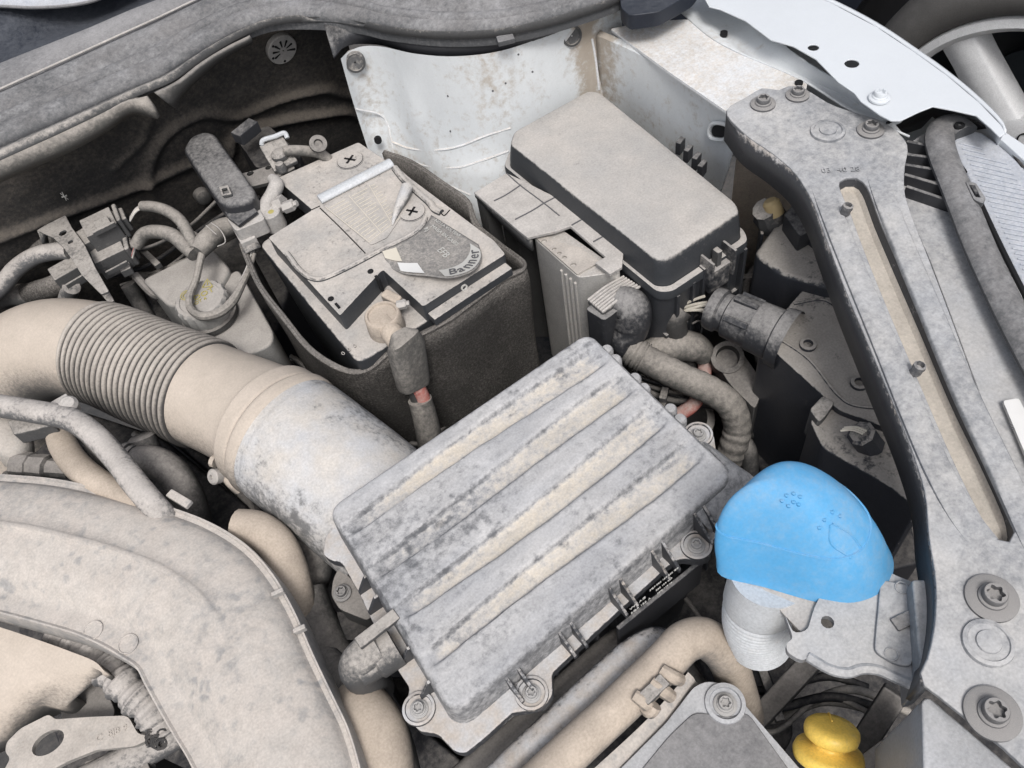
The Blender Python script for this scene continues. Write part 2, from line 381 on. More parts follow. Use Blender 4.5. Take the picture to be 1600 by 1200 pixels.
def wp(r, a, h): return WC + (wa*math.cos(a)+wb*math.sin(a))*r + WN*h
def proj(p):
    d_ = p-CAM; w_ = d_.dot(FWD); return (d_.dot(RGT)/w_*FPX+800, d_.dot(DWN)/w_*FPX+600)
A0 = min((math.radians(k) for k in range(360)), key=lambda a: (proj(wp(RR*.93, a, .01))[0]-1492)**2+(proj(wp(RR*.93, a, .01))[1]-56)**2)
for k in range(5):
    a0 = 2*math.pi*k/5 + A0
    sp = G()
    rows = []
    for r, hw, h in ((.03, .62, .010), (.08, .52, .006), (.105, .33, .004), (.15, .21, .006), (.21, .14, .010), (RR*.95, .118, .014)):
        rows.append([wp(r, a0-hw, h-.04), wp(r, a0-hw, h-.004), wp(r, a0-hw*.86, h+.002), wp(r, a0, h+.004), wp(r, a0+hw*.86, h+.002), wp(r, a0+hw, h-.004), wp(r, a0+hw, h-.04)])
    sp.grid(rows); part('spoke', sp, 'rim', t, smooth=75)
part('hub', G().lathe(WC, WN, [(.095, -.03), (.094, .008), (.085, .013), (.04, .0135), (.038, .006), (.001, .006)], 48), 'rim', t)
for k in range(5):
    a = 2*math.pi*k/5+A0+math.pi/5
    part('bolt_recess', G().lathe(wp(.062, a, .0), WN, [(.0145, .0), (.0145, .0145), (.012, .0147), (.011, .002), (.001, .002)], 20), 'hole', t)
    part('bolt_recess', G().lathe(wp(.083, a+.63, .0), WN, [(.006, .0), (.006, .0122), (.001, .0122)], 12), 'hole', t)
part('brake_disc', G().lathe(WC-WN*.10, WN, [(.001, .0), (.17, .0), (.17, -.02), (.001, -.02)], 48), 'rim_dark', t)
# its dark wheel arch and body side behind
g = G(); arc = []
bc = WC - WN*.03
for k in range(41):
    a = math.pi*k/40; arc.append(bc + (wa*math.cos(a)+wb*math.sin(a))*.41)
for zz in (.02,): pass
outl = [bc+wa*1.6+wb*-.2, bc+wa*1.6+wb*.9, bc-wa*1.6+wb*.9, bc-wa*1.6-wb*.2, bc-wa*.41-wb*.2]+arc[::-1]+[bc+wa*.41-wb*.2]
g.plate(outl, [], .04, dirv=-WN)
t2 = thing('neighbouring_car', 'dark body side and wheel arch of the car parked alongside', 'car', (bc.x, bc.y, 0))
part('body_side', g, 'cowl', t2, smooth=20)
part('arch_liner', G().grid([[p for p in arc], [p-WN*.3 for p in arc]]), 'dark', t2)

# ---------------- this car's body shell: floor of the bay, strut tower, inner wing, rail
body = thing('inner_wing_panel', 'white painted strut tower and inner wing of the car, streaked with dirt', 'body panel', (.45, .55, 0))
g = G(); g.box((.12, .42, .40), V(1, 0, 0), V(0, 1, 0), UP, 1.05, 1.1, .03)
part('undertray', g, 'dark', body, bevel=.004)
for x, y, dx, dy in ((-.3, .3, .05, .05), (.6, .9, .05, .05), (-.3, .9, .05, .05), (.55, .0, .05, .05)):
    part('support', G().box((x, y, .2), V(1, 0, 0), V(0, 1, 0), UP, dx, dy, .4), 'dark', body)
# strut tower: a wall that bulges, with a lower ledge and seam lines
top = WL([(532, 90), (545, 72), (590, 72), (650, 84), (710, 88), (780, 80), (850, 57), (937, 20), (972, 2)], .90)
def tower(p, z):                                   # push out with depth
    k = max(0, min(1, (.90-z)/.2)); return V(p.x-.012*k, p.y-.035*k*k, z)
T = cr(top, 60)
rows = []
for z in (.90, .885, .86, .83, .80, .775, .765, .755, .74, .73, .725, .71, .68, .62, .5):
    row = []
    for i, p in enumerate(T):
        u = i/59; q = tower(p, z)
        off = .0
        bulge = math.exp(-((u-.24)/.045)**2)*math.exp(-((z-.815)/.02)**2)*.014   # stamped dimple
        dn = V(-.35, -.93, 0)
        step = .010*(1/(1+math.exp((z-.772+.03*(u-.4))/.0025))) + .008*(1/(1+math.exp((z-.742+.03*(u-.4))/.0025)))
        q = q + dn*(bulge+step) + dn*(.010*math.exp(-((u-.06)/.05)**2)*(1 if z > .84 else .6))
        row.append(q)
    rows.append(row)
part('strut_tower', G().grid(rows), 'white_paint', body, smooth=50,
     dust=lambda v: .75*math.exp(-((v.x-.515)/.016)**2)+.25*max(0, (.78-v.z)/.1)+.22*math.exp(-((v.x-.30)/.03)**2))
def hit(R_, px, py, off=0.0):
    from mathutils.geometry import intersect_ray_tri
    d = ray(px, py); best = None
    for a in range(len(R_)-1):
        for b in range(len(R_[0])-1):
            q = R_[a][b], R_[a][b+1], R_[a+1][b+1], R_[a+1][b]
            for tri in ((q[0], q[1], q[2]), (q[0], q[2], q[3])):
                h_ = intersect_ray_tri(*tri, d, CAM)
                if h_ is not None and (best is None or (h_-CAM).length < (best-CAM).length): best = h_
    return best-d.normalized()*off if best is not None else None
TR = rows
for l, r_ in (([(612, 222), (640, 232), (690, 234), (720, 228), (760, 212), (798, 200)], .0013), ([(622, 246), (660, 258), (715, 262), (750, 252), (795, 236)], .0013), ([(556, 170), (600, 184), (612, 222), (618, 262)], .0012), ([(655, 282), (700, 290), (735, 305)], .0012), ([(925, 60), (931, 95), (936, 140)], .0014)):
    pts = [hit(TR, *q) for q in l]; pts = [q for q in pts if q is not None]
    if len(pts) > 2: part('seam_sealant', G().tube(pts, r_, 8, 50), 'white_dusty', body)
for px, py in ((810, 85), (832, 112), (790, 130), (704, 205), (770, 142), (700, 150)):
    q = hit(TR, px, py)
    if q is not None: part('paint_chip', G().lathe(q, V(-.35, -.9, .2), [(.0014, -.001), (.0012, .0004), (.0001, .0005)], 7), 'dark_print', body)
for px, py in ((555, 97), (891, 56)):
    p = W(px, py, .885); p = p + V(-.3, -.8, .5).normalized()*.006
    part('body_plug', G().lathe(p, V(-.35, -.88, .3), [(.0115, -.012), (.0115, .0015), (.009, .0025), (.0085, .0012), (.001, .0012)], 28), 'clip_grey', body)
for px, py, z in ((581, 212, .79), (664, 372//2, .80)):
    pass
p = W(579, 212, .795); part('hole', G().lathe(p+V(0, -.02, .004), V(-.35, -.9, .2), [(.0045, -.004), (.0045, .001), (.0001, .001)], 16), 'hole', body)
# inner wing wall, from the tower corner forwards, with a slotted hole
tl = [(.527, .668), (.533, .62), (.537, .56), (.538, .50), (.538, .465)]
tp = cr([V(x, y, .882) for x, y in tl], 30)
g = G(); rows = []
for k, z in enumerate((.882, .879, .87, .84, .80, .76, .72, .66, .55)):
    row = []
    for i, p in enumerate(tp):
        u = i/29; d = .004*math.sin(u*9)*(.9-z)*4 if k > 2 else 0
        # front edge leans back lower down
        yy = p.y + (.02*max(0, (.84-z)/.1)**1.2)*u if z < .84 else p.y
        row.append(V(p.x+d+(.006 if k == 0 else 0)+.012*max(0, .86-z), yy, z))
    rows.append(row)
wing = part('inner_wing', g.grid(rows), 'white_paint', body, smooth=50, solid=.0015, dust=lambda v: .5*math.exp(-((v.y-.665)/.02)**2)+.12*max(0, (.80-v.z)/.1))
p = WX(1125, 204, .5375)
sl = []
for k in range(24):
    a = 2*math.pi*k/24; sl.append(p+V(-.0015, (.0065*math.cos(a)+(.0035 if math.cos(a) > 0 else -.0035))*1, .0075*math.sin(a)-.45*(.0065*math.cos(a)+(.0035 if math.cos(a) > 0 else -.0035))))
part('slot_hole', G().ngon(sl), 'hole', wing, smooth=0)
part('slot_rim', G().tube([q+V(-.0005, (q.y-p.y)*.35, (q.z-p.z)*.35) for q in sl[::2]], .0022, 8, 48, closed=True), 'white_paint', wing)
# wheel-house patch below rail end (tan, shaded)
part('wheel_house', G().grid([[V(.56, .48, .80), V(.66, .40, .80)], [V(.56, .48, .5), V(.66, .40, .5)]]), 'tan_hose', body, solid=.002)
# rail top plate
o = fillet(WL([(953, 45), (1045, 112), (1138, 176), (1250, 190), (1262, 128), (1150, 80), (1076, 30), (1010, 34)], .884), .004, 3)
part('rail', G().plate(o, [], .003), 'white_dusty', body, bevel=.0012, dust=lambda v: -.12)
# shallow outer step of the rail, dips then rises to the fender flange
ra = WL([(1050, 8), (1110, 60), (1150, 82), (1250, 125), (1330, 175), (1420, 215)], .884)
rb = WL([(1080, -30), (1135, 25), (1175, 80), (1235, 110), (1310, 145), (1400, 195)], .880)
rc_ = WL([(1120, -60), (1165, -10), (1215, 60), (1260, 95), (1330, 135), (1420, 180)], .896)
part('rail_flange', G().grid([cr(ra, 24), cr([a.lerp(b, .5)+V(0, 0, -.004) for a, b in zip(ra, rb)], 24), cr(rb, 24), cr([a.lerp(b, .5)+V(0, 0, -.002) for a, b in zip(rb, rc_)], 24), cr(rc_, 24)]), 'white_paint', body, solid=.002, smooth=50)
for px, py in ((1131, 53), (1248, 131)):
    p = W(px, py, .884); part('hole', G().lathe(p, UP, [(.004, -.002), (.004, .0022), (.0001, .0023)], 14), 'hole', body)

# ---------------- fender (outer wing)
fo = [(1085, -30), (1108, 10), (1125, 14), (1165, 32), (1205, 62), (1240, 72), (1275, 92), (1310, 128), (1335, 145), (1345, 158), (1376, 180), (1392, 188), (1408, 188), (1435, 175), (1458, 166), (1490, 172), (1525, 180), (1548, 200), (1562, 214), (1571, 208), (1565, 196), (1530, 160), (1480, 118), (1430, 82), (1370, 42), (1300, 5), (1220, -30), (1150, -60)]
P = WL(fo, .912)
def hole(px, py, z, r, n=18, st=1.0):
    c = W(px, py, z); return [c+V(r*math.cos(2*math.pi*k/n), r*math.sin(2*math.pi*k/n), 0) for k in range(n)]
fend = thing('fender', 'glossy white front wing edge with mounting holes beside the rail', 'fender', (.66, .45, .6))
part('top_flange', G().plate(P, [hole(1271, 74, .912, .0052), hole(1331, 99, .912, .0066)], .0016), 'white_clean', fend, bevel=.0006)
# outer skin falls away from the edge
edge = WL([(1120, -80), (1220, -30), (1300, 5), (1370, 42), (1430, 82), (1480, 118), (1530, 160), (1565, 196), (1571, 210)], .912)
E_ = cr(edge, 40); rows = []
for k, (dx, dz) in enumerate(((0, 0), (.004, .0008), (.010, -.002), (.018, -.012), (.03, -.06), (.045, -.16), (.05, -.30))):
    rows.append([p+V(dx*.9, dx*.45, dz) for p in E_])
part('outer_skin', G().grid(rows), 'white_clean', fend, smooth=60, solid=.001)
bolt(fend, W(1374, 153, .9136), .0055, mat='white_clean', washer=1.7)
# lower half: dark headlamp aperture liner under the fender notch
part('aperture_liner', G().grid([WL([(1385, 190), (1455, 160), (1560, 205), (1600, 260)], .885), WL([(1370, 215), (1460, 200), (1540, 260), (1600, 320)], .80)]), 'dark', fend, solid=.002)

# ---------------- bulkhead with its felt lining
FY = .955; FK = .2
bk = thing('bulkhead', 'black felt-lined bulkhead with embossed ridges behind the battery', 'bulkhead', (.1, FY, .4))
_fn = V(0, 1, FK); _fo = _fn.normalized()
def FW(px, py, off=0):
    d = ray(px, py); t_ = (FY+FK*.93-_fn.dot(CAM))/_fn.dot(d); return CAM+d*t_-_fo*off
rid = []
for l, amp, wd in (([(228, 285), (231, 270), (240, 238), (262, 208), (290, 190), (320, 180), (371, 184), (437, 156), (507, 138), (530, 144), (560, 150)], .008, .0075), ([(360, 240), (367, 216), (430, 192), (490, 178), (540, 172), (560, 180)], .010, .007), ([(-40, 385), (60, 348), (130, 322), (205, 294), (280, 262), (330, 240)], .008, .008), ([(180, 262), (225, 215), (235, 180)], .003, .006)):
    P_ = cr([FW(*q) for q in l], 60); rid.append(([(p.x, p.z) for p in P_], amp, wd))
rows = []
for j in range(170):
    z = .914-.40*j/169; row = []
    for i in range(230):
        x = -.50+.86*i/229; off = 0
        for P_, amp, wd in rid:
            d2 = min((x-a)**2+((z-b)*1.17)**2 for a, b in P_)
            if d2 < (4*wd)**2: off += amp*math.exp(-d2/wd**2)
        off += .004*noise.noise(V(x*8, z*8, 2)) + .0012*noise.noise(V(x*40, z*40, 2))
        row.append(V(x, FY+FK*(.93-z), z)-_fo*off)
    rows.append(row)
part('lining', G().grid(rows), 'felt_black', bk, smooth=60, dust=lambda v: .5*math.exp(-((v.x-.285)/.035)**2)*math.exp(-((v.z-.885)/.012)**2))
# round vented clip
c = FW(436, 72, .006); ax = -_fo; e1 = V(1, 0, 0); e2 = ax.cross(e1)
clip = part('vent_clip', G().lathe(c, ax, [(.0195, -.004), (.0195, .0022), (.0185, .0034), (.001, .0042)], 40), 'clip_light', bk)
for k in range(7):
    a = math.radians(-20+k*37); d = e1*math.cos(a)+e2*math.sin(a); n_ = ax.cross(d)
    g = G(); p0, p1 = c+d*.005+ax*.0046, c+d*.0135+ax*.0043
    g.ngon([p0-n_*.0007, p1-n_*.0016, p1+d*.001, p1+n_*.0016, p0+n_*.0007]); part('slot', g, 'hole', clip, smooth=0)
for a in (2.3, 3.4, 4.6, 5.9):
    d = e1*math.cos(a)+e2*math.sin(a); part('hole', G().lathe(c+d*.0155+ax*.0026, ax, [(.0017, 0), (.0017, .0013), (.0001, .0013)], 10), 'hole', clip)
# stud cap low on the lining
p = FW(312, 300, .01); part('stud_cap', G().lathe(p, V(0, -.95, .1), [(.011, -.01), (.011, .0), (.0095, .005), (.005, .0075), (.0005, .008)], 24), 'dark_hose', bk)
# white scrap of fluff
for k in range(4):
    p = FW(96, 300, .008); d = V(random.uniform(-.4, .4), 0, 1) if k < 2 else V(1, 0, random.uniform(-.5, .5))
    part('lint', G().tube([p-d.normalized()*(.006 if k < 2 else .003), p+V(0, -.001, 0), p+d.normalized()*(.006 if k < 2 else .003)], .0004, 5, 8), 'white_print', bk)

# torn foam flaps under the cowl lip
fl = thing('foam_flap', 'long dusty torn foam strip hanging under the cowl seal', 'foam strip', W(100, 230, .9), 'torn foam strips')
a = WL([(-40, 270), (30, 238), (100, 206), (160, 178), (205, 158), (228, 150)], .922); b = WL([(-40, 305), (30, 272), (105, 240), (170, 205), (206, 181), (246, 186)], .9)
part('foam', G().grid([cr(a, 30), cr([p.lerp(q, .5)+V(0, -.004, 0) for p, q in zip(a, b)], 30), cr(b, 30)]), 'cloth_tape', fl, solid=.006, smooth=50)
fl = thing('foam_flap', 'short dark torn foam tip dangling under the cowl seal curve', 'foam strip', W(280, 140, .9), 'torn foam strips')
a = WL([(240, 144), (275, 127), (310, 100), (350, 75), (390, 55)], .922); b = WL([(268, 166), (277, 150), (300, 124), (348, 84), (390, 62)], .9)
b[0] = W(272, 170, .895)
part('foam', G().grid([cr(a, 24), cr([p.lerp(q, .5)+V(0, -.003, 0) for p, q in zip(a, b)], 24), cr(b, 24)]), 'dark_hose', fl, solid=.005, smooth=50)

# ---------------- cowl: rubber seal and scuttle panels
cw = thing('cowl', 'grey dusty rubber cowl seal with scuttle panel below the windscreen', 'cowl', (.1, .9, .85))
lip = [(-40, 270), (0, 252), (122, 196), (224, 147), (266, 130), (315, 95), (367, 63), (420, 40), (507, 32), (560, 39), (605, 50), (696, 59), (780, 55), (850, 41), (920, 20), (965, 3), (1010, -22)]
b1b = [(-40, 245), (0, 227), (122, 175), (205, 138), (245, 122), (315, 80), (367, 52), (420, 33), (490, 30), (560, 37), (605, 47), (696, 56), (780, 52), (850, 38), (920, 17), (965, 0), (1010, -25)]
b1t = [(-40, 209), (0, 191), (122, 140), (205, 103), (245, 87), (315, 45), (367, 21), (420, 7), (490, 0), (560, 12), (605, 24), (696, 33), (780, 30), (850, 17), (902, 3), (945, -15), (1000, -42)]
b2t = [(-40, 167), (0, 149), (122, 94), (205, 56), (245, 38), (325, 0), (380, -22), (430, -33), (490, -36), (560, -27), (605, -18), (696, -10), (780, -12), (850, -25), (900, -38), (940, -55), (990, -80)]
pt = [(-40, 123), (0, 105), (140, 49), (205, 21), (259, 0), (340, -36), (390, -55), (440, -66), (500, -70), (560, -62), (605, -53), (696, -46), (780, -48), (850, -60), (900, -72), (940, -90), (990, -115)]
n = 90
def rail(l, z): return cr(WL(l, z), n)
def mid(a, b, z, t=.5): return [p.lerp(q, t)+V(0, 0, z) for p, q in zip(a, b)]
R0 = rail(lip, .920); R1 = rail(b1b, .922); R2 = rail(b1t, .930); R3 = rail(b2t, .932); R4 = rail(pt, .935)
part('lip', G().grid([mid(R0, R1, .0, -.02), mid(R0, R1, .004, .2), mid(R0, R1, .001, .6)]), 'clip_grey', cw, solid=.003, smooth=60)
part('rubber_band', G().grid([mid(R1, R2, z_, t_) for z_, t_ in ((-.012, -.04), (0, 0), (.004, .10), (.0052, .4), (.0045, .8), (.001, .95), (-.002, 1.0))]+[mid(R2, R3, z_, t_) for z_, t_ in ((.0005, .05), (.003, .15), (.0032, .24), (-.0005, .32), (.0005, .42), (.005, .55), (.007, .8), (.004, .96), (-.004, 1.0))]), 'seal', cw, smooth=60)
part('bright_edge', G().tube([p+V(0, 0, .006) for p in R3[::3]], .0013, 8, 90), 'clip_light', cw)
part('scuttle_flange', G().grid([mid(R3, R4, .000, .02), mid(R3, R4, .008, .2), mid(R3, R4, .008, .8), mid(R3, R4, .004, 1.0), mid(R3, R4, -.01, 1.02)]), 'panel_grey', cw, smooth=60)
R5 = [p+V(-.02, .06, -.012) for p in R4]; R6 = [p+V(-.06, .25, .06) for p in R4]
part('scuttle_panel', G().grid([mid(R4, R4, -.006), R5, mid(R5, R6, 0, .3), R6]), 'cowl', cw, smooth=60)
part('glass_edge', G().tube([W(a, b, .955) for a, b in ((-40, 12), (0, 10), (50, 12), (105, 9), (150, 0), (200, -25), (260, -60))], .002, 8, 40), 'panel_grey', cw)
g = G(); A = WL([(-60, 16), (0, 12), (50, 14), (105, 11), (150, 2), (200, -23), (260, -58)], .95); B = [p+V(0, .25, .06) for p in A]
part('windscreen', g.grid([cr(A, 20), cr(B, 20)]), 'lens', cw)
# black under-panel over the strut tower and its clip
a = WL([(505, 34), (560, 39), (605, 50), (696, 59), (780, 55), (850, 41), (920, 20), (965, 3)], .918)
b = WL([(521, 46), (552, 66), (590, 70), (647, 86), (710, 91), (780, 84), (850, 61), (937, 23)], .896)
b[0] = W(521, 90, .90); b[1] = W(540, 72, .90)
part('under_panel', G().grid([cr(a, 40), cr(b, 40)]), 'black', cw, solid=.003, smooth=40)
part('clip', G().box(W(790, 62, .918), V(.9, -.4, 0).normalized(), V(.4, .9, 0).normalized(), UP, .018, .012, .006), 'seal', cw, bevel=.001)
# black end block of the cowl in the corner by the fender
o = fillet(WL([(966, -30), (970, 12), (984, 24), (1030, 18), (1082, -12), (1110, -50), (1000, -60)], .925), .006, 3)
part('end_block', G().prism(o, .908), 'cowl', cw, bevel=.003)

# ---------------- front cross-member brace
BZ = .892
br = thing('front_brace', 'grey plastic radiator support brace with dust-filled slot and torx bolts', 'brace', (.42, .2, .5))
bo = [(1135, 172), (1165, 152), (1195, 136), (1212, 141), (1238, 133), (1262, 141), (1300, 163), (1345, 178), (1372, 186), (1400, 203), (1418, 226), (1414, 262), (1414, 300), (1428, 345), (1452, 405), (1490, 505), (1540, 640), (1600, 790), (1660, 900), (1720, 1050), (1700, 1250), (1620, 1215), (1570, 1170), (1470, 1090), (1438, 1062), (1452, 1020), (1462, 960), (1462, 905), (1452, 840), (1445, 770), (1420, 690), (1370, 570), (1320, 450), (1290, 370), (1268, 312), (1240, 268), (1205, 238), (1165, 210)]
slot_ = [(1312, 284), (1322, 278), (1340, 278), (1352, 288), (1375, 345), (1410, 425), (1450, 515), (1500, 630), (1550, 730), (1582, 805), (1584, 835), (1572, 848), (1552, 835), (1525, 790), (1488, 715), (1440, 605), (1395, 500), (1358, 410), (1330, 335)]
O = cr(WL(bo, BZ), 150, True); SL = cr(WL(slot_, BZ), 90, True)
brp = part('top_plate', G().plate(O, [SL], .004), 'brace', br, bevel=.0012, dust=lambda v: (-.35 if v.x > .9 else 0))
# inner skirt, along the left edge, and slot trough
skl = [(1135, 172), (1165, 210), (1205, 238), (1240, 268), (1268, 312), (1290, 370), (1320, 450), (1370, 570), (1420, 690), (1445, 770), (1452, 840), (1462, 905), (1462, 960), (1452, 1020), (1438, 1062)]
K = cr(WL(skl, BZ), 70)
part('skirt', G().grid([[p+V(0, 0, -.001) for p in K], [p+V(-.0015, -.0015, -.012) for p in K], [p+V(-.001, -.001, -.034) for p in K]]), 'airbox_side', br, solid=.003, smooth=50, dust=lambda v: -.05)
c_ = sum(SL, V(0, 0, 0))/len(SL)
rows = [[p+V(0, 0, -.002) for p in SL]]
ctr = cr([(WL(slot_, BZ)[i]+WL(slot_, BZ)[j])/2 for i, j in ((0, 3), (18, 4), (17, 5), (16, 6), (15, 7), (14, 8), (13, 9), (11, 10))], 60)
def nearest(p): return min(ctr, key=lambda q: (q-p).length)
rows.append([p+(nearest(p)-p)*.2+V(0, 0, -.010) for p in SL])
rows.append([p+(nearest(p)-p)*.5+V(0, 0, -.0125) for p in SL])
rows.append([nearest(p)+V(0, 0, -.0120) for p in SL])
part('slot_wall', G().grid(rows[:2], cu=True), 'airbox_side', br, smooth=50)
part('slot_sand', G().grid([[p+V(0, 0, .001) for p in rows[1]]]+rows[2:], cu=True), 'sand', br, smooth=50)
# raised rib rails either side of the slot
def rib(l, w, h, mat='brace', z=BZ, name='rib'):
    C_ = cr(WL(l, z), 60); rows = [[] for _ in range(6)]
    for i, p in enumerate(C_):
        t = (C_[min(i+1, 59)]-C_[max(i-1, 0)]).normalized(); nrm = V(-t.y, t.x, 0); f = min(1, min(i, 59-i)/10); f = f*f*(3-2*f); ww = w; hh = h*f
        for k, (a, b) in enumerate(((-.5, -.001), (-.47, hh*.7), (-.40, hh), (.40, hh), (.47, hh*.7), (.5, -.001))): rows[k].append(p+nrm*(a*ww)+V(0, 0, b))
    return part(name, G().grid(rows), mat, br, smooth=45)
rib([(1282, 285), (1305, 350), (1335, 425), (1385, 545), (1430, 655), (1470, 745), (1505, 805), (1540, 850)], .019, .0030)
rib([(1368, 265), (1385, 320), (1415, 395), (1455, 490), (1510, 620), (1560, 725), (1600, 810), (1640, 890)], .018, .0030)
# bolts
for px, py, r in ((1192, 160, .0062), (1246, 146, .0058), (1360, 201, .0062)): bolt(br, W(px, py+3, BZ+.0005), r)
for px, py, r in ((1549, 935, .0068), (1550, 1115, .0068)): bolt(br, W(px, py, BZ+.0005), r, washer=2.2)
for px, py, r in ((1293, 206, .0125), (1543, 1005, .0115)):
    part('washer_disc', G().lathe(W(px, py, BZ), UP, [(r*1.25, 0), (r*1.2, .0022), (r, .003), (r*.95, .002), (r*.62, .002), (r*.58, .0032), (r*.001, .0034)], 36), 'brace', br)
for px, py in ((1320, 333), (1430, 582)):
    part('push_pin', G().lathe(W(px, py, BZ+.002), V(.1, -.1, 1), [(.0042, 0), (.004, .004), (.0046, .0055), (.0044, .0085), (.003, .0095), (.0022, .006), (.0001, .006)], 9), 'bolt', br, smooth=20)
tp_ = W(1258, 265, BZ+.0004)
tx = (W(1400, 262, BZ)-W(1280, 268, BZ)).normalized()
text(br, 'moulded_number', '03  40 28', W(1284, 270, BZ+.0008), tx, UP.cross(tx), .0085, 'brace', .0004)
# round mould mark stamps on the right flange
# lower right end panel with a dark joint
o = fillet(WL([(1440, 1092), (1452, 1088), (1600, 1215), (1640, 1300), (1445, 1300)], .865), .003, 2)
part('end_panel', G().prism(o, .74), 'brace_smooth', br, bevel=.002)

# outer apron between brace and headlight
ap = thing('grille_apron', 'grey dusty plastic apron strip between the brace and the headlight', 'apron', (.55, .2, .6))
ao = [(1412, 235), (1452, 205), (1490, 205), (1500, 330), (1560, 470), (1640, 640), (1720, 780), (1780, 1000), (1700, 1060), (1600, 790), (1540, 640), (1490, 505), (1452, 405), (1425, 345), (1408, 300)]
part('panel', G().plate(cr(WL(ao, .874), 80, True), [], .004), 'brace', ap, bevel=.001)
for a, b in (((1418, 226), (1452, 233)), ((1416, 246), (1462, 252)), ((1414, 262), (1474, 272)), ((1415, 278), (1489, 300)), ((1418, 297), (1504, 326))):
    p, q = W(*a, .881), W(*b, .881); d = (q-p).normalized(); nn = V(-d.y, d.x, 0)
    part('fin', G().box((p+q)/2+V(0, 0, -.004), d, nn, UP, (q-p).length+.004, .0035, .016), 'black', ap, bevel=.0008)
st = fillet(WL([(1567, 626), (1592, 622), (1640, 720), (1615, 740)], .880), .002, 2)
part('sticker', G().prism(st, .8772), 'sticker', ap)
sd = (W(1615, 740, .880)-W(1567, 626, .880)).normalized()
text(ap, 'sticker_print', 'S', W(1581, 672, .8804), (W(1600, 666, .8804)-W(1581, 672, .8804)), -sd, .006, 'dark_print', .0001)

# ---------------- headlight: lens, black frame band, rear housing
hl = thing('headlight', 'headlamp with finely ribbed grey top, black frame band and dusty black rear housing', 'headlight', (.55, .3, .5))
lo = [(1500, 205), (1530, 205), (1560, 225), (1600, 262), (1660, 340), (1760, 520), (1720, 620), (1640, 520), (1580, 410), (1540, 330), (1505, 260), (1490, 225)]
part('lens', G().plate(cr(WL(lo, .884), 60, True), [], .006), 'lens', hl, bevel=.002)
fx = (W(1590, 300, .884)-W(1520, 272, .884)).normalized()
for k in range(40):
    y0 = 222+k*8.2
    a = W(1494+k*4.1+6, y0+2, .8845); b = W(1538+k*5.2+26, y0+18, .8845)
    if k < 2: b = a.lerp(b, .55)
    part('lens_rib', G().tube([a, b], .00075, 5, 2), 'lens', hl)
sk = [(1560, 214), (1600, 250), (1680, 340), (1680, 300), (1600, 225), (1570, 205)]
part('outer_skin', G().plate(WL(sk, .888), [], .01), 'white_clean', hl, bevel=.001)
bd = [(1508, 208), (1490, 195), (1478, 197), (1468, 215), (1474, 245), (1492, 290), (1510, 335), (1530, 385), (1560, 450), (1600, 530), (1660, 640)]
part('frame_band', G().tube(WL(bd, .888), .0125, 14, 90, flat=.55, upv=UP), 'seal', hl, dust=None)
part('gap', G().tube(WL([(1532, 318), (1560, 378), (1600, 458), (1650, 550)], .888), .0022, 8, 30), 'hole', hl)
part('gap', G().tube(WL([(1492, 248), (1508, 270)], .8875), .002, 8, 10), 'hole', hl)
lt = part('latch', G().plate(fillet(WL([(1508, 283), (1525, 285), (1541, 310), (1536, 318), (1522, 312)], .895), .002, 2), [WL([(1514, 288), (1523, 289), (1532, 308), (1524, 307)], .895)], .006), 'seal', hl, bevel=.0008)
part('latch_tongue', G().tube(WL([(1520, 294), (1527, 306)], .892), .0028, 8, 6), 'black', lt)
part('screw', G().lathe(W(1499, 197, .894), UP, [(.0045, -.004), (.0045, .0015), (.002, .002), (.0018, 0), (.0001, 0)], 14), 'hole', hl)
# rear housing: upper body, dusty shelf, stepped lower shelf
def blob(name, l, z, zb, parent, mat, bev=.005, r=.008, taper=0):
    return part(name, G().prism(fillet(WL(l, z), r, 4), zb, taper), mat, parent, bevel=bev, bseg=3)
blob('housing_shelf', [(1188, 528), (1232, 478), (1258, 448), (1300, 430), (1350, 440), (1440, 640), (1440, 690), (1310, 640)], .775, .58, hl, 'light_body', .005, .005)
blob('housing_block', [(1178, 395), (1225, 330), (1275, 288), (1330, 300), (1360, 430), (1300, 450), (1225, 430)], .79, .58, hl, 'light_body', .006, .007)
blob('housing_step', [(1265, 655), (1318, 622), (1440, 650), (1470, 730), (1440, 800), (1390, 760), (1285, 700)], .768, .58, hl, 'light_body', .005, .005)
blob('housing_tab', [(1265, 640), (1285, 618), (1305, 628), (1290, 650), (1280, 660)], .776, .74, hl, 'clip_grey', .002, .003)
cp = part('plug', G().lathe(W(1355, 690, .772), V(-.35, .35, .8), [(.012, -.008), (.012, .014), (.009, .016), (.0001, .016)], 8), 'light_body', hl, smooth=25)
for k in range(3):
    p = W(1348, 678, .79)+V(k*.0022, 0, 0); part('wire', G().tube([p, p+V(-.005, .007, .003), p+V(-.012, .013, .002)], .001, 6, 8), 'cream', cp)
bc_ = part('bulb_socket', G().lathe(W(1200, 335, .795), V(-.5, .1, .85), [(.016, -.02), (.016, .0), (.013, .005), (.012, .012), (.0001, .012)], 10), 'clip_grey', hl, smooth=30)
part('yellow_stem', G().lathe(W(1207, 322, .808), V(-.1, .5, .8), [(.0085, -.01), (.0085, .004), (.006, .007), (.0001, .0075)], 18), 'orange', bc_)
part('bracket_web', G().prism(fillet(WL([(1225, 335), (1265, 290), (1290, 300), (1300, 340), (1250, 370)], .81), .002, 2), .785), 'black', hl, bevel=.001)
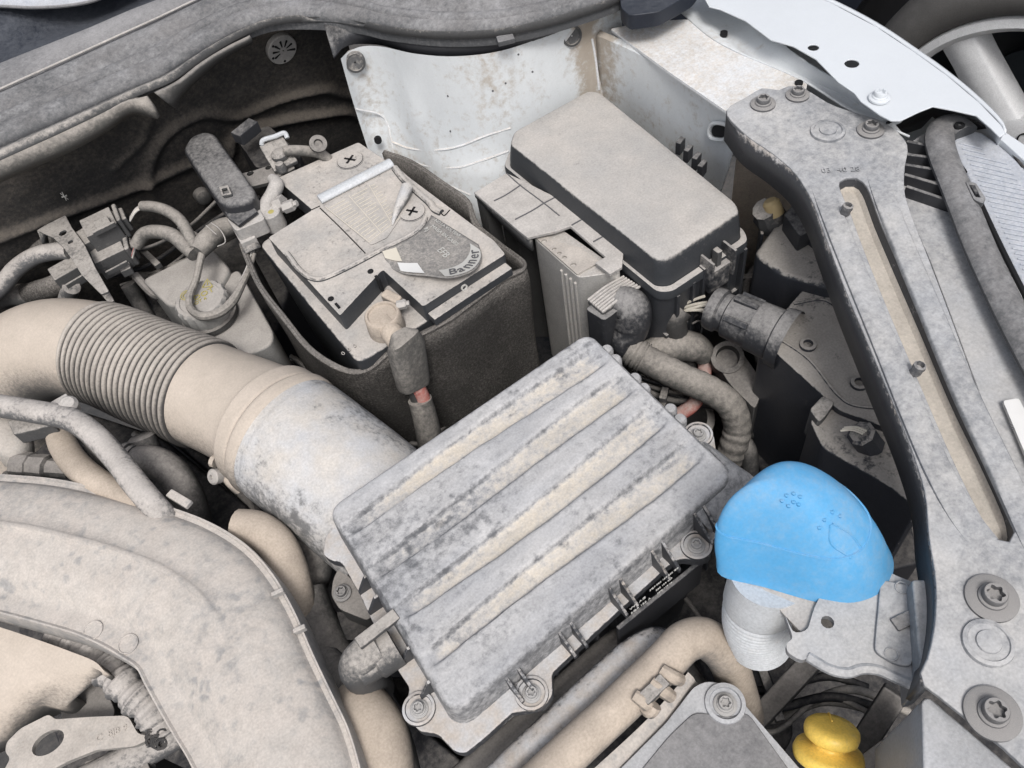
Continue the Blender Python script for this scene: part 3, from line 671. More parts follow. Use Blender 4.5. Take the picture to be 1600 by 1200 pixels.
# main connector on the housing (axis along X), with pale wires
c0, c1 = W(1112, 480, .765), W(1222, 528, .765)
ax = (c1-c0).normalized(); sc = S(c0)
pl = part('connector', G().lathe(c0, ax, [(.001, 0), (33*sc, 0), (35*sc, .004), (35*sc, .010), (31*sc, .012), (31*sc, .018), (36*sc, .020), (38*sc, .045), (40*sc, .047), (41*sc, .068), (46*sc, .070), (48*sc, .082)], 26), 'black', hl, smooth=30, dust=lambda v: .22)
for k, a in enumerate((-1.0, -.2, .6, 1.5, 2.4)):
    e = UP.cross(ax).normalized(); e2_ = ax.cross(e); d = e*math.cos(a)+e2_*math.sin(a)
    part('grip', G().box(c0+ax*.034+d*(38*sc), ax, d, ax.cross(d), .024, .004, .006), 'black', pl, bevel=.0008)
for k in range(6):
    p = c0+V(0, (k-2.5)*.0042, random.uniform(-.006, .008)); q = W(1064, 484+random.uniform(-5, 5), .75)
    part('wire', G().tube([p, p.lerp(q, .5)+V(0, 0, .002), q, q+V(-.004, .006, -.012)], .0015, 7, 16), 'cream', pl)
part('sleeve', G().tube(WL([(1066, 482, .752), (1056, 495, .745), (1062, 540, .70), (1080, 600, .64)]), .012, 12, 30), 'dark_hose', pl)

for px, py, z in ((1262, 540, .777), (1342, 600, .777), (1400, 640, .777)):
    part('screw_boss', G().lathe(W(px, py, z-.002), UP, [(.008, -.002), (.0075, .003), (.0045, .0035), (.004, .0), (.0001, .0)], 16), 'light_body', hl)
part('seam_line', G().tube(WL([(1205, 522), (1262, 560), (1310, 618), (1330, 632), (1395, 640)], .7752), .0016, 8, 50), 'light_body', hl)
part('seam_line', G().tube(WL([(1240, 475), (1290, 470), (1340, 520), (1400, 590)], .7752), .0014, 8, 50), 'light_body', hl)
for k in range(6):
    p = W(1215+k*15, 552+k*15, .745); part('housing_rib', G().box(V(p.x-.004, p.y-.003, .71), V(.75, -.66, 0), V(.66, .75, 0), UP, .0025, .010, .075), 'light_body', hl, bevel=.0006)
for k in range(4):
    p = W(1190+k*24, 352+k*16, .78); part('housing_rib', G().box(V(p.x-.004, p.y-.004, .75), V(.75, -.66, 0), V(.66, .75, 0), UP, .003, .014, .06), 'light_body', hl, bevel=.0006)
part('motor_boss', G().lathe(W(1290, 372, .792), UP, [(.018, -.004), (.0175, .004), (.013, .006), (.012, .002), (.0001, .002)], 24), 'light_body', hl)
# ================================================================= AIR FILTER BOX
ab = thing('air_filter_box', 'large ribbed grey air filter box caked in pale dust', 'air filter', (.16, .3, .42))
LZ, FZ = .80, .768
c00, c10, c11, c01 = W(518, 796, LZ), W(918, 523, LZ), W(1140, 740, LZ), W(708, 1108, LZ)
NU, NV = 110, 150
LX, LY = ((c10-c00).length+(c11-c01).length)/2, ((c01-c00).length+(c11-c10).length)/2
RC = .009
chan = [(.125, .115), (.355, .12), (.585, .12), (.805, .11)]          # channel centre, full width (in v)
def chan_f(u, v):
    best = 0
    for c, w in chan:
        wl = w*(.55+.45*min(1, u*1.3)); cc = c + .012*math.sin(u*5+c*20)
        d = abs(v-cc)/(wl/2)
        d += .07*noise.noise(V(u*14, c*40, 4)); e = 1/(1+math.exp((d-1)*14))
        e *= 1/(1+math.exp((.03-u)*90)); e *= 1/(1+math.exp((u-.965)*90))
        best = max(best, e)
    return best
rows = []; info = {}
for j in range(NV+1):
    v = j/NV; row = []
    def ins(v):
        dv = min(v, 1-v)*LY
        return 0 if dv >= RC else (RC-math.sqrt(max(0, RC*RC-(RC-dv)**2)))/LX
    iv = ins(v)
    for i in range(NU+1):
        u = iv+(1-2*iv)*i/NU
        p = c00*(1-u)*(1-v)+c10*u*(1-v)+c11*u*v+c01*(1-u)*v
        ch = chan_f(u, v); p = p+V(0, 0, -.0060*ch + .0012*math.sin(v*math.pi))
        p.z += .0004*noise.noise(V(p.x*30, p.y*30, 1))
        info[(round(p.x, 5), round(p.y, 5))] = ch
        row.append(p)
    rows.append(row)
bnd = rows[0][:]+[r[-1] for r in rows[1:]]+rows[-1][-2::-1]+[r[0] for r in rows[-2:0:-1]]
cc = (c00+c10+c11+c01)/4
g = G(); g.grid(rows)
nb = len(bnd); nrm = []
for i in range(nb):
    t = bnd[(i+3) % nb]-bnd[i-3]; nn = V(t.y, -t.x, 0)
    if nn.length < 1e-9: nn = bnd[i]-cc
    nn.z = 0; nn.normalize()
    if nn.dot(bnd[i]-cc) < 0: nn = -nn
    nrm.append(nn)
rings = [bnd]
for o_, dz in ((.0016, -.0006), (.0030, -.0024), (.0038, -.006), (.0060, None)):
    rings.append([V(p.x+nn.x*o_, p.y+nn.y*o_, (LZ+dz) if dz is not None else FZ-.002) for p, nn in zip(bnd, nrm)])
g.grid(rings, cu=True)
def abdust(v):
    ch = info.get((round(v.x, 5), round(v.y, 5)), None)
    if ch is None: return -.06
    return -.02-.17*max(0, ch*(1-ch)*4-.25)
def absand(v):
    ch = info.get((round(v.x, 5), round(v.y, 5)), None)
    return -1 if ch is None else -.30+.88*ch
lid = part('lid', g, 'airbox', ab, smooth=40, dust=abdust, sand=absand)
sh_i = WL([(1098, 690, .7985), (1126, 716, .7985), (1139, 738, .798), (1112, 764, .7975), (1070, 797, .797)]); sh_o = WL([(1112, 700, .772), (1150, 726, .770), (1187, 756, .769), (1150, 800, .769), (1112, 832, .769)])
I_, O_ = cr(sh_i, 24), cr(sh_o, 24)
part('lid_shoulder', G().grid([[p.lerp(q, t_)+V(0, 0, h_) for p, q in zip(I_, O_)] for t_, h_ in ((-.06, -.004), (0, .0002), (.25, .002), (.6, .003), (.9, .001), (1.0, -.001), (1.02, -.008))]), 'airbox', ab, smooth=50, sand=lambda v: -.5)
# flange
fl_o = [(508, 838), (504, 866), (518, 876), (533, 878), (560, 925), (588, 985), (620, 1045), (640, 1075), (633, 1100), (637, 1120), (655, 1143), (684, 1147), (708, 1173), (726, 1178), (760, 1150), (800, 1113), (826, 1110), (850, 1104), (864, 1085), (862, 1052), (900, 1016), (960, 960), (1046, 882), (1064, 872), (1096, 876), (1111, 868), (1114, 844), (1140, 812), (1190, 764), (1186, 752), (1150, 728), (1119, 704), (1116, 680), (1104, 668), (1088, 665), (1066, 672), (1035, 655), (960, 580), (925, 545), (880, 545), (560, 770)]
FO = fillet(WL(fl_o, FZ), .0035, 3)
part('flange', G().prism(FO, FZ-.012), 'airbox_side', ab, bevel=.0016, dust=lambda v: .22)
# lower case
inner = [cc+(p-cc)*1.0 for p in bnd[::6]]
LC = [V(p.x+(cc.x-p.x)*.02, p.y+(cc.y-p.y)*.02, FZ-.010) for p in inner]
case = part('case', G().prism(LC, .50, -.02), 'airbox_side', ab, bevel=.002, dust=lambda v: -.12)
for k in range(12):
    u = .06+.88*k/11; p = c01.lerp(c11, u)
    part('case_rib', G().box(V(p.x, p.y+.002, .70), V(1, 0, 0), V(0, 1, 0), UP, .0025, .012, .12), 'airbox_side', case)
# gusset fins, front wall
def fin(px, py, dirv, ln=.025, mat='airbox_side', th=.0028, h=.025):
    p = W(px, py, LZ-.006); p = V(p.x, p.y, 0)
    d = Vector(dirv).normalized(); s_ = V(-d.y, d.x, 0)*th/2
    A = [p-d*.006+UP*(FZ-.001), p+d*ln+UP*(FZ-.001), p+d*ln+UP*(FZ+.0035), p+d*.004+UP*(FZ+h), p-d*.006+UP*(FZ+h)]
    g = G(); n = 5; g.v = [a+s_ for a in A]+[a-s_ for a in A]; g.f = [list(range(5)), list(range(9, 4, -1))]+[[i, i+5, (i+1) % 5+5, (i+1) % 5] for i in range(5)]
    return part('gusset', g, mat, ab, smooth=0, bevel=.0005, dust=lambda v: -.05)
for px, py in ((778, 1042), (796, 1026), (862, 972), (880, 956), (944, 908), (961, 894), (1012, 852), (1028, 838), (1080, 797), (1094, 784)): fin(px, py, (0.05, -1, 0))
for px, py in ((572, 893), (588, 925), (640, 1005), (672, 1058)): fin(px, py, (-1, .05, 0), .014, h=.02)
# right-hand wall bumps, and bolts in their lugs
for px, py in ((949, 556), (962, 571), (992, 600), (1006, 616), (1047, 648), (1062, 664)):
    part('lug', G().lathe(W(px, py, FZ+.002), UP, [(.0062, 0), (.006, .009), (.0045, .0115), (.0001, .0125)], 16), 'airbox', ab)
for px, py in ((655, 1108), (831, 1084), (1088, 853), (1091, 680)):
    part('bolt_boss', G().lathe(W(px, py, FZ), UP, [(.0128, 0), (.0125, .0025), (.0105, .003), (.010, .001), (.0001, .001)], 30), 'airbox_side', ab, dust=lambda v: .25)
    bolt(ab, W(px, py, FZ+.0012), .0044, mat='grey_bolt', washer=1.6)
# print on the case below the flange
def caseY(px, py): 
    p = WY(px, py, (c01.y+c11.y)/2-.004); return p
yy = (W(1000, 925, FZ).y)
def tline(s, px, py, size):
    p = WY(px, py, yy-.012); text(ab, 'print', s, p+V(0, -.002, 0), V(1, 0, 0), UP, size, 'white_print', .0002)
part('print_plate', G().box(V((W(985, 940, FZ).x+W(1060, 880, FZ).x)/2, yy-.008, .735), V(1, 0, 0), V(0, 1, 0), UP, .09, .004, .046), 'black', case, bevel=.001)
tline('VW AG', 981, 951, .0048); tline('3QE 103 A', 983, 957, .0044)
tline('3QF 805 129 852 CD', 1012, 921, .0033); tline('805 129 620', 1022, 921, .0033); tline('50% 110 kg', 1024, 926, .0033)
# breather elbow on the left flange
p0 = W(606, 985, .775); 
part('nozzle_tab', G().box((W(568, 1000, .80)+W(612, 966, .80))/2, (W(612, 966, .80)-W(568, 1000, .80)).normalized(), UP.cross((W(612, 966, .80)-W(568, 1000, .80)).normalized()), UP, .036, .010, .005), 'clip_grey', ab, bevel=.001)
part('nozzle', G().lathe(W(618, 1008, .775), (W(570, 1040, .775)-W(618, 1008, .775)), [(.0001, 0), (.017, 0), (.017, .018), (.015, .02), (.0145, .034)], 20), 'clip_grey', ab)
part('breather_elbow', G().tube(WL([(590, 1012, .782), (570, 1025, .782), (560, 1040, .775), (575, 1062, .74), (590, 1075, .70)]), [.0145, .0155, .0155, .015, .0145], 16, 30), 'clip_grey', ab)
part('breather_hose', G().tube(WL([(592, 1062, .72), (570, 1072, .71), (535, 1060, .70), (500, 1010, .69), (480, 950, .68), (470, 900, .66)]), .0145, 14, 50), 'dark_hose', ab)
# inlet neck joining the duct
# ================================================================= INTAKE DUCT
du = thing('intake_duct', 'fat tan dust-covered intake duct with ribbed bellows feeding the filter box', 'intake duct', (-.02, .62, .45))
DZ = .745
ctrl = [(20, 700, .62), (14, 625, .68), (28, 572, .72), (75, 545, .74), (155, 551, DZ), (238, 583, DZ), (323, 617, DZ), (402, 652, DZ), (448, 683, DZ), (505, 727, .738), (562, 772, .727), (620, 822, .712)]
CP = WL(ctrl)
full = cr(CP, 400)
def idx(px, py): 
    p = W(px, py, DZ); return min(range(400), key=lambda i: (full[i]-p).length)
iA, iB, iC, iD, iE = idx(155, 551), idx(323, 617), idx(402, 652), idx(448, 683), 399
def rad(px): return px*S(W(300, 600, DZ))
def seg_tube(i0, i1, rf, name, mat, n=56, parent=du, **k):
    P_ = full[i0:i1+1]; m = len(P_)
    return part(name, G().tube(P_, [rf(i/(m-1)) for i in range(m)], n, m, cap=False), mat, parent, smooth=60, **k)
seg_tube(0, iA, lambda t: .0535+.002*t, 'elbow', 'duct')
# bellows, finely sampled: 20 convolutions
PB = cr(full[iA:iB+1:4]+[full[iB]], 20*14+1); m = len(PB); rr = []
for i in range(m):
    ph = (i/14) % 1.0; rr.append(.0555+.0015*(i/m)+.0042*(abs(math.sin(math.pi*ph))**.55)-.0018)
gb_ = G().tube(PB, rr, 64, m, cap=False); hi = {}
for i in range(m):
    for k in range(64): v = gb_.v[i*64+k]; hi[(round(v.x, 6), round(v.y, 6), round(v.z, 6))] = abs(math.sin(math.pi*((i/14) % 1.0)))**.55
bel = part('bellows', gb_, 'bellows', du, smooth=70, dust=lambda v: -.45+.62*hi.get((round(v.x, 6), round(v.y, 6), round(v.z, 6)), 0))
seg_tube(iB, iD-2, lambda t: .0555+.0075*t**2.2, 'sleeve', 'duct')
seg_tube(iC+10, iD-4, lambda t: .0625+.0035*min(1, t*6, (1-t)*6+.2), 'collar', 'duct')
seg_tube(iD-5, iD+3, lambda t: .0655+.0028*min(1, t*5, (1-t)*5), 'clamp_band', 'duct')
seg_tube(iD+2, iE, lambda t: .0675-.001*t if t > .05 else .0665, 'filter_neck', 'neck')
# clamp ears and screw, below
sc_ = W(345, 745, .735)
part('clamp_ear', G().tube(WL([(352, 738, .74), (362, 752, .735), (375, 764, .725)]), .0065, 12, 12), 'duct', du)
inst('clamp_screw', 'screwhead', lambda: G().lathe((0, 0, 0), UP, [(.001, 0), (1, 0), (1, .9), (.8, 1.1), (.3, 1.15), (.28, .85), (.001, .85)], 18), 'clip_light', du, W(342, 743, .742), V(-.7, -.2, .7), .0078)
part('lug', G().tube(WL([(332, 720, .755), (338, 722, .755)]), .006, 10, 6), 'duct', du)

# ================================================================= BATTERY
BT, BB = .808, .785
ba = thing('car_battery', 'dust-coated starter battery with grey top label and white hold bar', 'battery', (.2, .64, .58))
base_q = [V(.106, .530, BB), V(.292, .530, BB), V(.292, .758, BB), V(.106, .758, BB)]
part('case', G().prism(fillet(base_q, .012, 5), .585, -.016), 'battery', ba, bevel=.003)
bl = [(431, 279), (560, 222), (617, 260), (772, 376), (790, 397), (661, 479), (598, 421), (531, 493), (419, 371), (488, 328)]
lidp = part('lid', G().prism(fillet(WL(bl, BT), .003, 3), BB-.001), 'battery', ba, bevel=.0018)
# stepped ledge on the front of the right-hand block
a, b = W(665, 480, BT), W(790, 398, BT)
part('ledge', G().box((a+b)/2+V(0, -.004, -.016), (b-a).normalized(), UP.cross((b-a).normalized()), UP, (b-a).length-.002, .012, .010), 'battery', ba, bevel=.001)
part('round_mark', G().lathe(W(722, 446, .800)+V(0, -.003, 0), V(0, -1, .1), [(.0036, 0), (.0036, .0016), (.0022, .0016), (.0020, .0004)], 20), 'white_print', ba)
# moulded beads
def bead(l, r, z, par, mat='battery'): return part('bead', G().tube(WL(l, z), r, 10, 60), mat, par)
bead([(448, 396), (455, 405), (466, 420), (484, 434), (500, 437), (518, 431), (555, 413), (600, 389), (645, 366), (660, 352), (665, 340)], .0032, BT+.0002, lidp)
bead([(617, 263), (632, 282), (652, 300), (672, 318), (680, 328), (690, 333)], .0042, BT+.0005, lidp)
for l in ([(500, 325), (532, 356), (571, 396)], [(690, 334), (694, 337), (703, 328)], [(655, 300), (675, 320)], [(487, 328), (500, 322)]):
    part('seam', G().tube(WL(l, BT+.0001), .0007, 6, 12), 'hole', lidp)
def vent(px, py):
    c = W(px, py, BT+.0004); r = 21*S(c)
    v = part('vent_plug', G().lathe(c, UP, [(r*1.06, -.001), (r*1.05, .0002), (r*1.0, .0002), (r*.98, -.0006), (r*.96, .0008), (r*.001, .0009)], 36), 'battery', lidp)
    for k in range(2):
        a = .55+k*math.pi/2; d = V(math.cos(a), math.sin(a), 0)
        part('slot', G().box(c+V(0, 0, .0011), d, UP.cross(d), UP, r*.95, r*.17, .0006), 'hole', v)
vent(547, 250); vent(644, 331)
# key slots at the front edge of the left-hand block
for px, py in ((579, 424), (517, 467)):
    p = W(px, py, BT+.0003); part('key_slot', G().lathe(p, UP, [(.0032, -.001), (.0032, .0005), (.0001, .0006)], 12), 'hole', lidp)
    q = W(px+4, py+5, BT); part('key_slot', G().box(V(q.x+.0006, q.y-.008, BT-.008), V(1, 0, 0), V(0, 1, 0), UP, .0026, .008, .019), 'hole', lidp)
# white hold bar
p0, p1 = W(499, 312, BT+.003), W(612, 254, BT+.003)
part('hold_bar', G().tube([p0, p1], .0072, 12, 4, flat=.62, upv=UP), 'neck_white', ba, bevel=.0008)
# upper paper label with printed rows and a curled corner
lq = WL([(506, 322), (604, 270), (642, 316), (618, 352), (604, 372), (580, 383)], BT+.0008)
lab = part('top_label', G().plate(fillet(lq, .002, 2), [], .0004), 'battery', ba, smooth=0, dust=lambda v: .1)
A, B, Cc, Dd = W(509, 324, BT+.0011), W(600, 277, BT+.0011), W(625, 340, BT+.0011), W(577, 378, BT+.0011)
for k in range(13):
    t_ = (k+.6)/13.4; a = A.lerp(Dd, t_); b = B.lerp(Cc, t_)
    for u0, u1 in ((.03, random.uniform(.28, .36)), (.42, random.uniform(.55, .72)), (.76, random.uniform(.8, .96))):
        q0, q1 = a.lerp(b, u0), a.lerp(b, u1); d = (q1-q0).normalized(); part('print_row', G().box((q0+q1)/2, d, UP.cross(d), UP, (q1-q0).length, .0009, .0002), 'pale_print', lab)
for e0, e1 in ((A, Dd), (Dd, Cc), (A.lerp(B, .39), Dd.lerp(Cc, .39)), (A.lerp(B, .74), Dd.lerp(Cc, .74))):
    d = (e1-e0).normalized(); part('print_line', G().box((e0+e1)/2, d, UP.cross(d), UP, (e1-e0).length, .0007, .0002), 'pale_print', lab)
part('curl', G().tube(WL([(636, 293, BT+.008), (628, 312, BT+.008), (619, 332, BT+.004), (613, 352, BT+.001)]), [.0068, .006, .004, .001], 16, 20), 'neck', lab)
# big lower label, its front edge lifting away in a curl
back = WL([(596, 392), (622, 380), (650, 362), (668, 346), (674, 336)], BT+.0009)
front0 = [(606, 416, .806), (628, 427, .812), (668, 431, .819), (705, 434, .822), (738, 424, .820), (753, 404, .813), (748, 382, .8092)]
N = 30
bk_ = cr(back, N); fr = cr(WL(front0), N)
rows = []
for k in range(18):
    s_ = k/17; row = []
    for i in range(N):
        p = bk_[i].lerp(fr[i], s_); lift = (fr[i].z-bk_[i].z); p.z = bk_[i].z+lift*s_**2.6; row.append(p)
    rows.append(row)
dusty('label_grey', (.17, .165, .16), (.42, .385, .34), .34, .3, .2, 20, .25, 260, .35, .6)
lb = part('brand_label', G().grid(rows), 'label_grey', ba, smooth=60, solid=.0005)
def LP(s_, f):                                       # a point on the label: s_ depth 0..1, f along 0..1
    i = f*(N-1); i0 = min(int(i), N-2); k = s_*17; k0 = min(int(k), 16)
    a = rows[k0][i0].lerp(rows[k0][i0+1], i-i0); b = rows[k0+1][i0].lerp(rows[k0+1][i0+1], i-i0); return a.lerp(b, k-k0)
def patch(name, s0, s1, f0, f1, mat, off=.0012, ns=6, nf=14):
    R_ = [[LP(s0+(s1-s0)*i/ns, f0+(f1-f0)*j/nf) for j in range(nf+1)] for i in range(ns+1)]
    nn = (R_[0][-1]-R_[0][0]).cross(R_[-1][0]-R_[0][0]).normalized(); nn = nn if nn.z > 0 else -nn
    return part(name, G().grid([[p+nn*off for p in r] for r in R_]), mat, lb, smooth=60)
patch('white_band', .80, .985, .50, .93, 'white_print', .0012)
patch('paper_sticker', .10, .55, .01, .22, 'pale_print', .0012)
patch('paper_sticker', .62, .95, .16, .36, 'sticker', .0016)
word = 'Banner'
for k, ch in enumerate(word):
    f = .555+.335*k/5.0; p = LP(.95, f); q = LP(.95, f+.02); r_ = LP(.85, f)
    xd = (q-p); yd = (r_-p); nn = xd.cross(yd).normalized()
    text(lb, 'letter', ch, p+nn*.0018-xd.normalized()*.003, xd, yd, .0165, 'dark_print', .0003)
def lt(s, s_, f, size, mat='white_print'):
    p = LP(s_, f); q = LP(s_+.06, f); r_ = LP(s_, f+.05); nn = V(0, 0, 1)
    xd = (q-p); yd = (r_-p); 
    text(lb, 'print', s, p+nn*.0016, xd, yd, size, mat, .0002)
lt('EFB', .42, .62, .011); lt('MAGA EN GASES', .10, .80, .0058); lt('NO LA VOLTEAR', .10, .92, .0052); lt('RJ', .05, .7, .007)
for k in range(3):
    a = W(536+k*9, 556-k*6, BB+.0006); text(ba, 'moulded_mark', '0', a, V(1, .1, 0), V(-.1, 1, 0), .007, 'battery', .0004)
# positive clamp, lug bolt and cable boot
c = W(597, 492, .806); r = 27*S(c)
pc = part('positive_clamp', G().lathe(V(c.x, c.y, BB), UP, [(r*1.12, 0), (r*1.1, .008), (r*1.05, .021), (r*.98, .0225), (r*.86, .0225), (r*.82, .0205), (r*.001, .0208)], 40), 'tan_hose', ba)
a = W(612, 470, .81); b = W(627, 478, .806)
part('clamp_lug', G().box(W(614, 470, .80), (W(636, 480, .8)-W(590, 455, .8)).normalized(), UP.cross((W(636, 480, .8)-W(590, 455, .8)).normalized()), UP, .022, .011, .018), 'tan_hose', pc, bevel=.003, bseg=3)
inst('clamp_bolt', 'hexbolt', lambda: G().lathe((0, 0, 0), UP, [(.001, -1), (1, -1), (1, .8), (.8, 1.0), (.55, 1.0), (.55, 1.6), (.001, 1.65)], 6), 'clip_light', pc, W(628, 476, .806), V(.8, -.5, .1), .0048, smooth=20)
part('clamp_arm', G().tube(WL([(602, 503, .797), (612, 520, .797), (622, 532, .792)]), [.010, .0105, .012], 14, 12), 'tan_hose', pc)
def boxloft(name, pts, ws, hs, mat, parent, upv, rnd=.5):
    rows = []; m = len(pts)
    for i in range(m):
        t_ = (pts[min(i+1, m-1)]-pts[max(i-1, 0)]).normalized(); u = (upv-t_*upv.dot(t_)).normalized(); s_ = t_.cross(u); row = []
        for k in range(24):
            a = 2*math.pi*k/24; ca, sa = math.cos(a), math.sin(a); e = .55
            row.append(pts[i]+s_*(ws[i]/2*math.copysign(abs(ca)**e, ca))+u*(hs[i]/2*math.copysign(abs(sa)**e, sa)))
        rows.append(row)
    g = G().grid(rows, cu=True); g.ngon(rows[0], flip=True); g.ngon(rows[-1]); return part(name, g, mat, parent, smooth=45)
tw = V(.25, -.9, .35)
boxloft('cable_boot', WL([(622, 520, .802), (630, 530, .799), (634, 540, .788), (640, 570, .764), (646, 598, .742), (648, 606, .737)]), [.018, .034, .038, .037, .035, .031], [.012, .020, .024, .023, .021, .018], 'cloth_tape', ba, tw)
part('red_cable', G().tube(WL([(650, 600, .740), (661, 622, .722), (668, 650, .70)]), .0075, 12, 16), 'cable_red', ba)
part('black_cable', G().tube(WL([(644, 600, .740), (651, 622, .722), (658, 650, .70)]), .0068, 12, 16), 'dark_hose', ba)
part('cable_sleeve', G().tube(WL([(656, 624, .721), (664, 652, .70), (672, 690, .67), (678, 740, .62)]), [.0125, .0135, .014, .014], 14, 24), 'cloth_tape', ba)
# negative clamp with sensor
n0 = W(421, 331, .806); r = 17*S(n0)
nc = part('negative_post', G().lathe(V(n0.x, n0.y, BB), UP, [(r*1.05, 0), (r*1.0, .021), (r*.9, .0225), (r*.001, .0225)], 28), 'clip_light', ba)
part('yellow_spot', G().lathe(V(n0.x+.001, n0.y-.003, BB+.0226), UP, [(.0035, 0), (.0001, .0004)], 12), 'yellow_print', nc)
part('clamp_body', G().tube(WL([(405, 345, .800), (418, 318, .806), (428, 300, .812), (432, 287, .815), (425, 279, .815)]), [.008, .009, .0085, .0085, .006], 14, 24), 'clip_light', nc)
inst('clamp_bolt', 'hexbolt', None, 'clip_light', nc, W(452, 322, .808), V(.75, -.55, .3), .0066)
part('clamp_nut', G().lathe(W(441, 318, .806), V(.75, -.55, .3), [(.0001, -.008), (.0095, -.008), (.0095, .003), (.0001, .003)], 6), 'clip_light', nc, smooth=20)
sb = part('sensor_block', G().prism(fillet(WL([(354, 341), (402, 321), (414, 342), (368, 361)], .812), .004, 3), .792), 'clip_light', ba, bevel=.0015)
part('sensor_plug', G().box(W(386, 372, .79), (W(400, 400, .79)-W(375, 355, .79)).normalized(), UP.cross((W(400, 400, .79)-W(375, 355, .79)).normalized()), UP, .026, .018, .014), 'clip_light', sb, bevel=.0015)
part('sensor_collar', G().lathe(W(391, 384, .786), (W(402, 405, .775)-W(391, 384, .786)), [(.0001, 0), (.0095, 0), (.0105, .004), (.0105, .007), (.008, .008), (.0075, .004), (.0001, .004)], 18), 'clip_grey', sb)
for k in range(3):
    o_ = V(k*.002, .001*k, 0)
    part('wire', G().tube([W(394, 390, .784)+o_, W(388, 412, .776)+o_, W(378, 435, .772)+o_*.8, W(366, 462, .768)+o_*.5], .0012, 6, 16), 'clip_light', sb)

# felt jacket round the battery
jk = thing('battery_jacket', 'dark speckled felt insulating jacket wrapped round the battery', 'battery jacket', (.2, .64, .5))
jt = [W(600, 236, .79), W(640, 250, .79), W(690, 283, .79), W(735, 318, .79), W(742, 345, .785), W(775, 375, .775), W(822, 417, .783), W(797, 430, .786), W(750, 464, .786), W(700, 501, .786), W(650, 527, .784), W(605, 554, .778), W(575, 578, .768), W(548, 582, .766), W(525, 574, .770), W(485, 548, .775), W(440, 494, .782), W(405, 448, .785), W(385, 405, .785), W(372, 370, .785)]
J = cr(jt, 120)
jk_rows = [J]
cj = V(.2, .64, 0)
for k, z in enumerate((.76, .73, .70, .66, .60, .54)):
    row = []
    for i, p in enumerate(J):
        d = V(p.x-cj.x, p.y-cj.y, 0).normalized(); w = .0035*noise.noise(V(p.x*12, p.y*12, z*10))
        zz = min(p.z-.006*(k+1), z); row.append(V(p.x+d.x*(w-.001*k), p.y+d.y*(w-.001*k), zz))
    jk_rows.append(row)
part('felt', G().grid(jk_rows), 'felt', jk, smooth=60, solid=.004)
part('edge_roll', G().tube([p+V(0, 0, -.001) for p in J[::3]], .0021, 8, 110), 'felt', jk)

# ================================================================= FUSE BOX
fb = thing('fuse_box', 'black fuse box with broad dusty lid beside the strut tower', 'fuse box', (.44, .53, .6))
fq = [(800, 226), (806, 206), (920, 143), (936, 145), (1146, 316), (1152, 330), (1042, 402), (1022, 402)]
FQ = fillet(WL(fq, .83), .005, 3)
g = G(); n = len(FQ); fc = sum(FQ, V(0, 0, 0))/n
def off(p, d, z): q = p-fc; q.z = 0; return V(p.x+q.normalized().x*d, p.y+q.normalized().y*d, z)
rings = [[fc+(p-fc)*k+V(0, 0, .002*(1-k)) for p in FQ] for k in (.3, .6, .88)]+[FQ]
for d, z in ((.0015, .8293), (.0028, .8275), (.0038, .823), (.0065, .808), (.0075, .797)): rings.append([off(p, d, z) for p in FQ])
g.grid(rings, cu=True); g.ngon(rings[0])
part('lid', g, 'fuse', fb, smooth=60)
lipr = [[off(p, d, z) for p in FQ] for d, z in ((.008, .798), (.0145, .7975), (.0155, .795), (.0155, .787), (.010, .786))]
part('lid_rim', G().grid(lipr, cu=True), 'fuse', fb, smooth=40, dust=lambda v: -.1)
bs_r = [[off(p, d, z) for p in FQ] for d, z in ((.0115, .79), (.0105, .74), (.0095, .70), (.006, .62), (.0, .60))]
bse = part('base', G().grid(bs_r, cu=True), 'fuse_side', fb, smooth=40)
for px, py in ((1100, 372), (1128, 352)): pass
f0, f1 = off(W(1026, 403, .83), .0135, .78), off(W(1150, 325, .83), .0135, .78); fd = (f1-f0).normalized(); fn = V(fd.y, -fd.x, 0)
for u, w_, z0, z1 in ((.16, .004, .785, .70), (.34, .004, .79, .68), (.46, .004, .80, .69), (.78, .005, .80, .68), (.95, .004, .79, .66)):
    c = f0.lerp(f1, u); part('wall_rib', G().box(V(c.x, c.y, (z0+z1)/2)+fn*.004, fd, fn, UP, w_, .008, z0-z1), 'fuse_side', bse, bevel=.0008)
c = f0.lerp(f1, .60)
la = part('latch', G().box(V(c.x, c.y, .780)+fn*.007, fd, fn, UP, .026, .012, .030), 'fuse_side', fb, bevel=.0015, dust=lambda v: .3)
for s_ in (-1, 1): part('latch_wall', G().box(V(c.x, c.y, .795)+fn*.008+fd*(s_*.014), fd, fn, UP, .0025, .018, .034), 'fuse_side', la, bevel=.0006, dust=lambda v: .3)
part('latch_tongue', G().box(V(c.x, c.y, .800)+fn*.006, fd, fn, UP, .006, .008, .028), 'clip_grey', la, bevel=.0008)
part('wall_step', G().box(V(*(f0.lerp(f1, .5).xy), .728)+fn*.001, fd, fn, UP, (f1-f0).length*.9, .008, .004), 'fuse_side', bse)
for u, z in ((.2, .70), (.33, .715), (.7, .69)):
    c = f0.lerp(f1, u); part('wire_loop', G().tube([V(c.x, c.y, z)+fn*.012+fd*(.012*math.cos(a))+UP*(.02*math.sin(a)) for a in (-.6, .2, 1.0, 1.8)], .0012, 6, 16), 'clip_grey', bse)
# clip teeth on the far side of the lid
for px, py in ((1063, 228), (1075, 240), (1088, 252), (1097, 264)):
    p = W(px, py, .81); part('tooth', G().box(p, V(.3, -.9, 0).normalized(), V(.9, .3, 0).normalized(), UP, .006, .012, .016), 'black', fb, bevel=.0008)

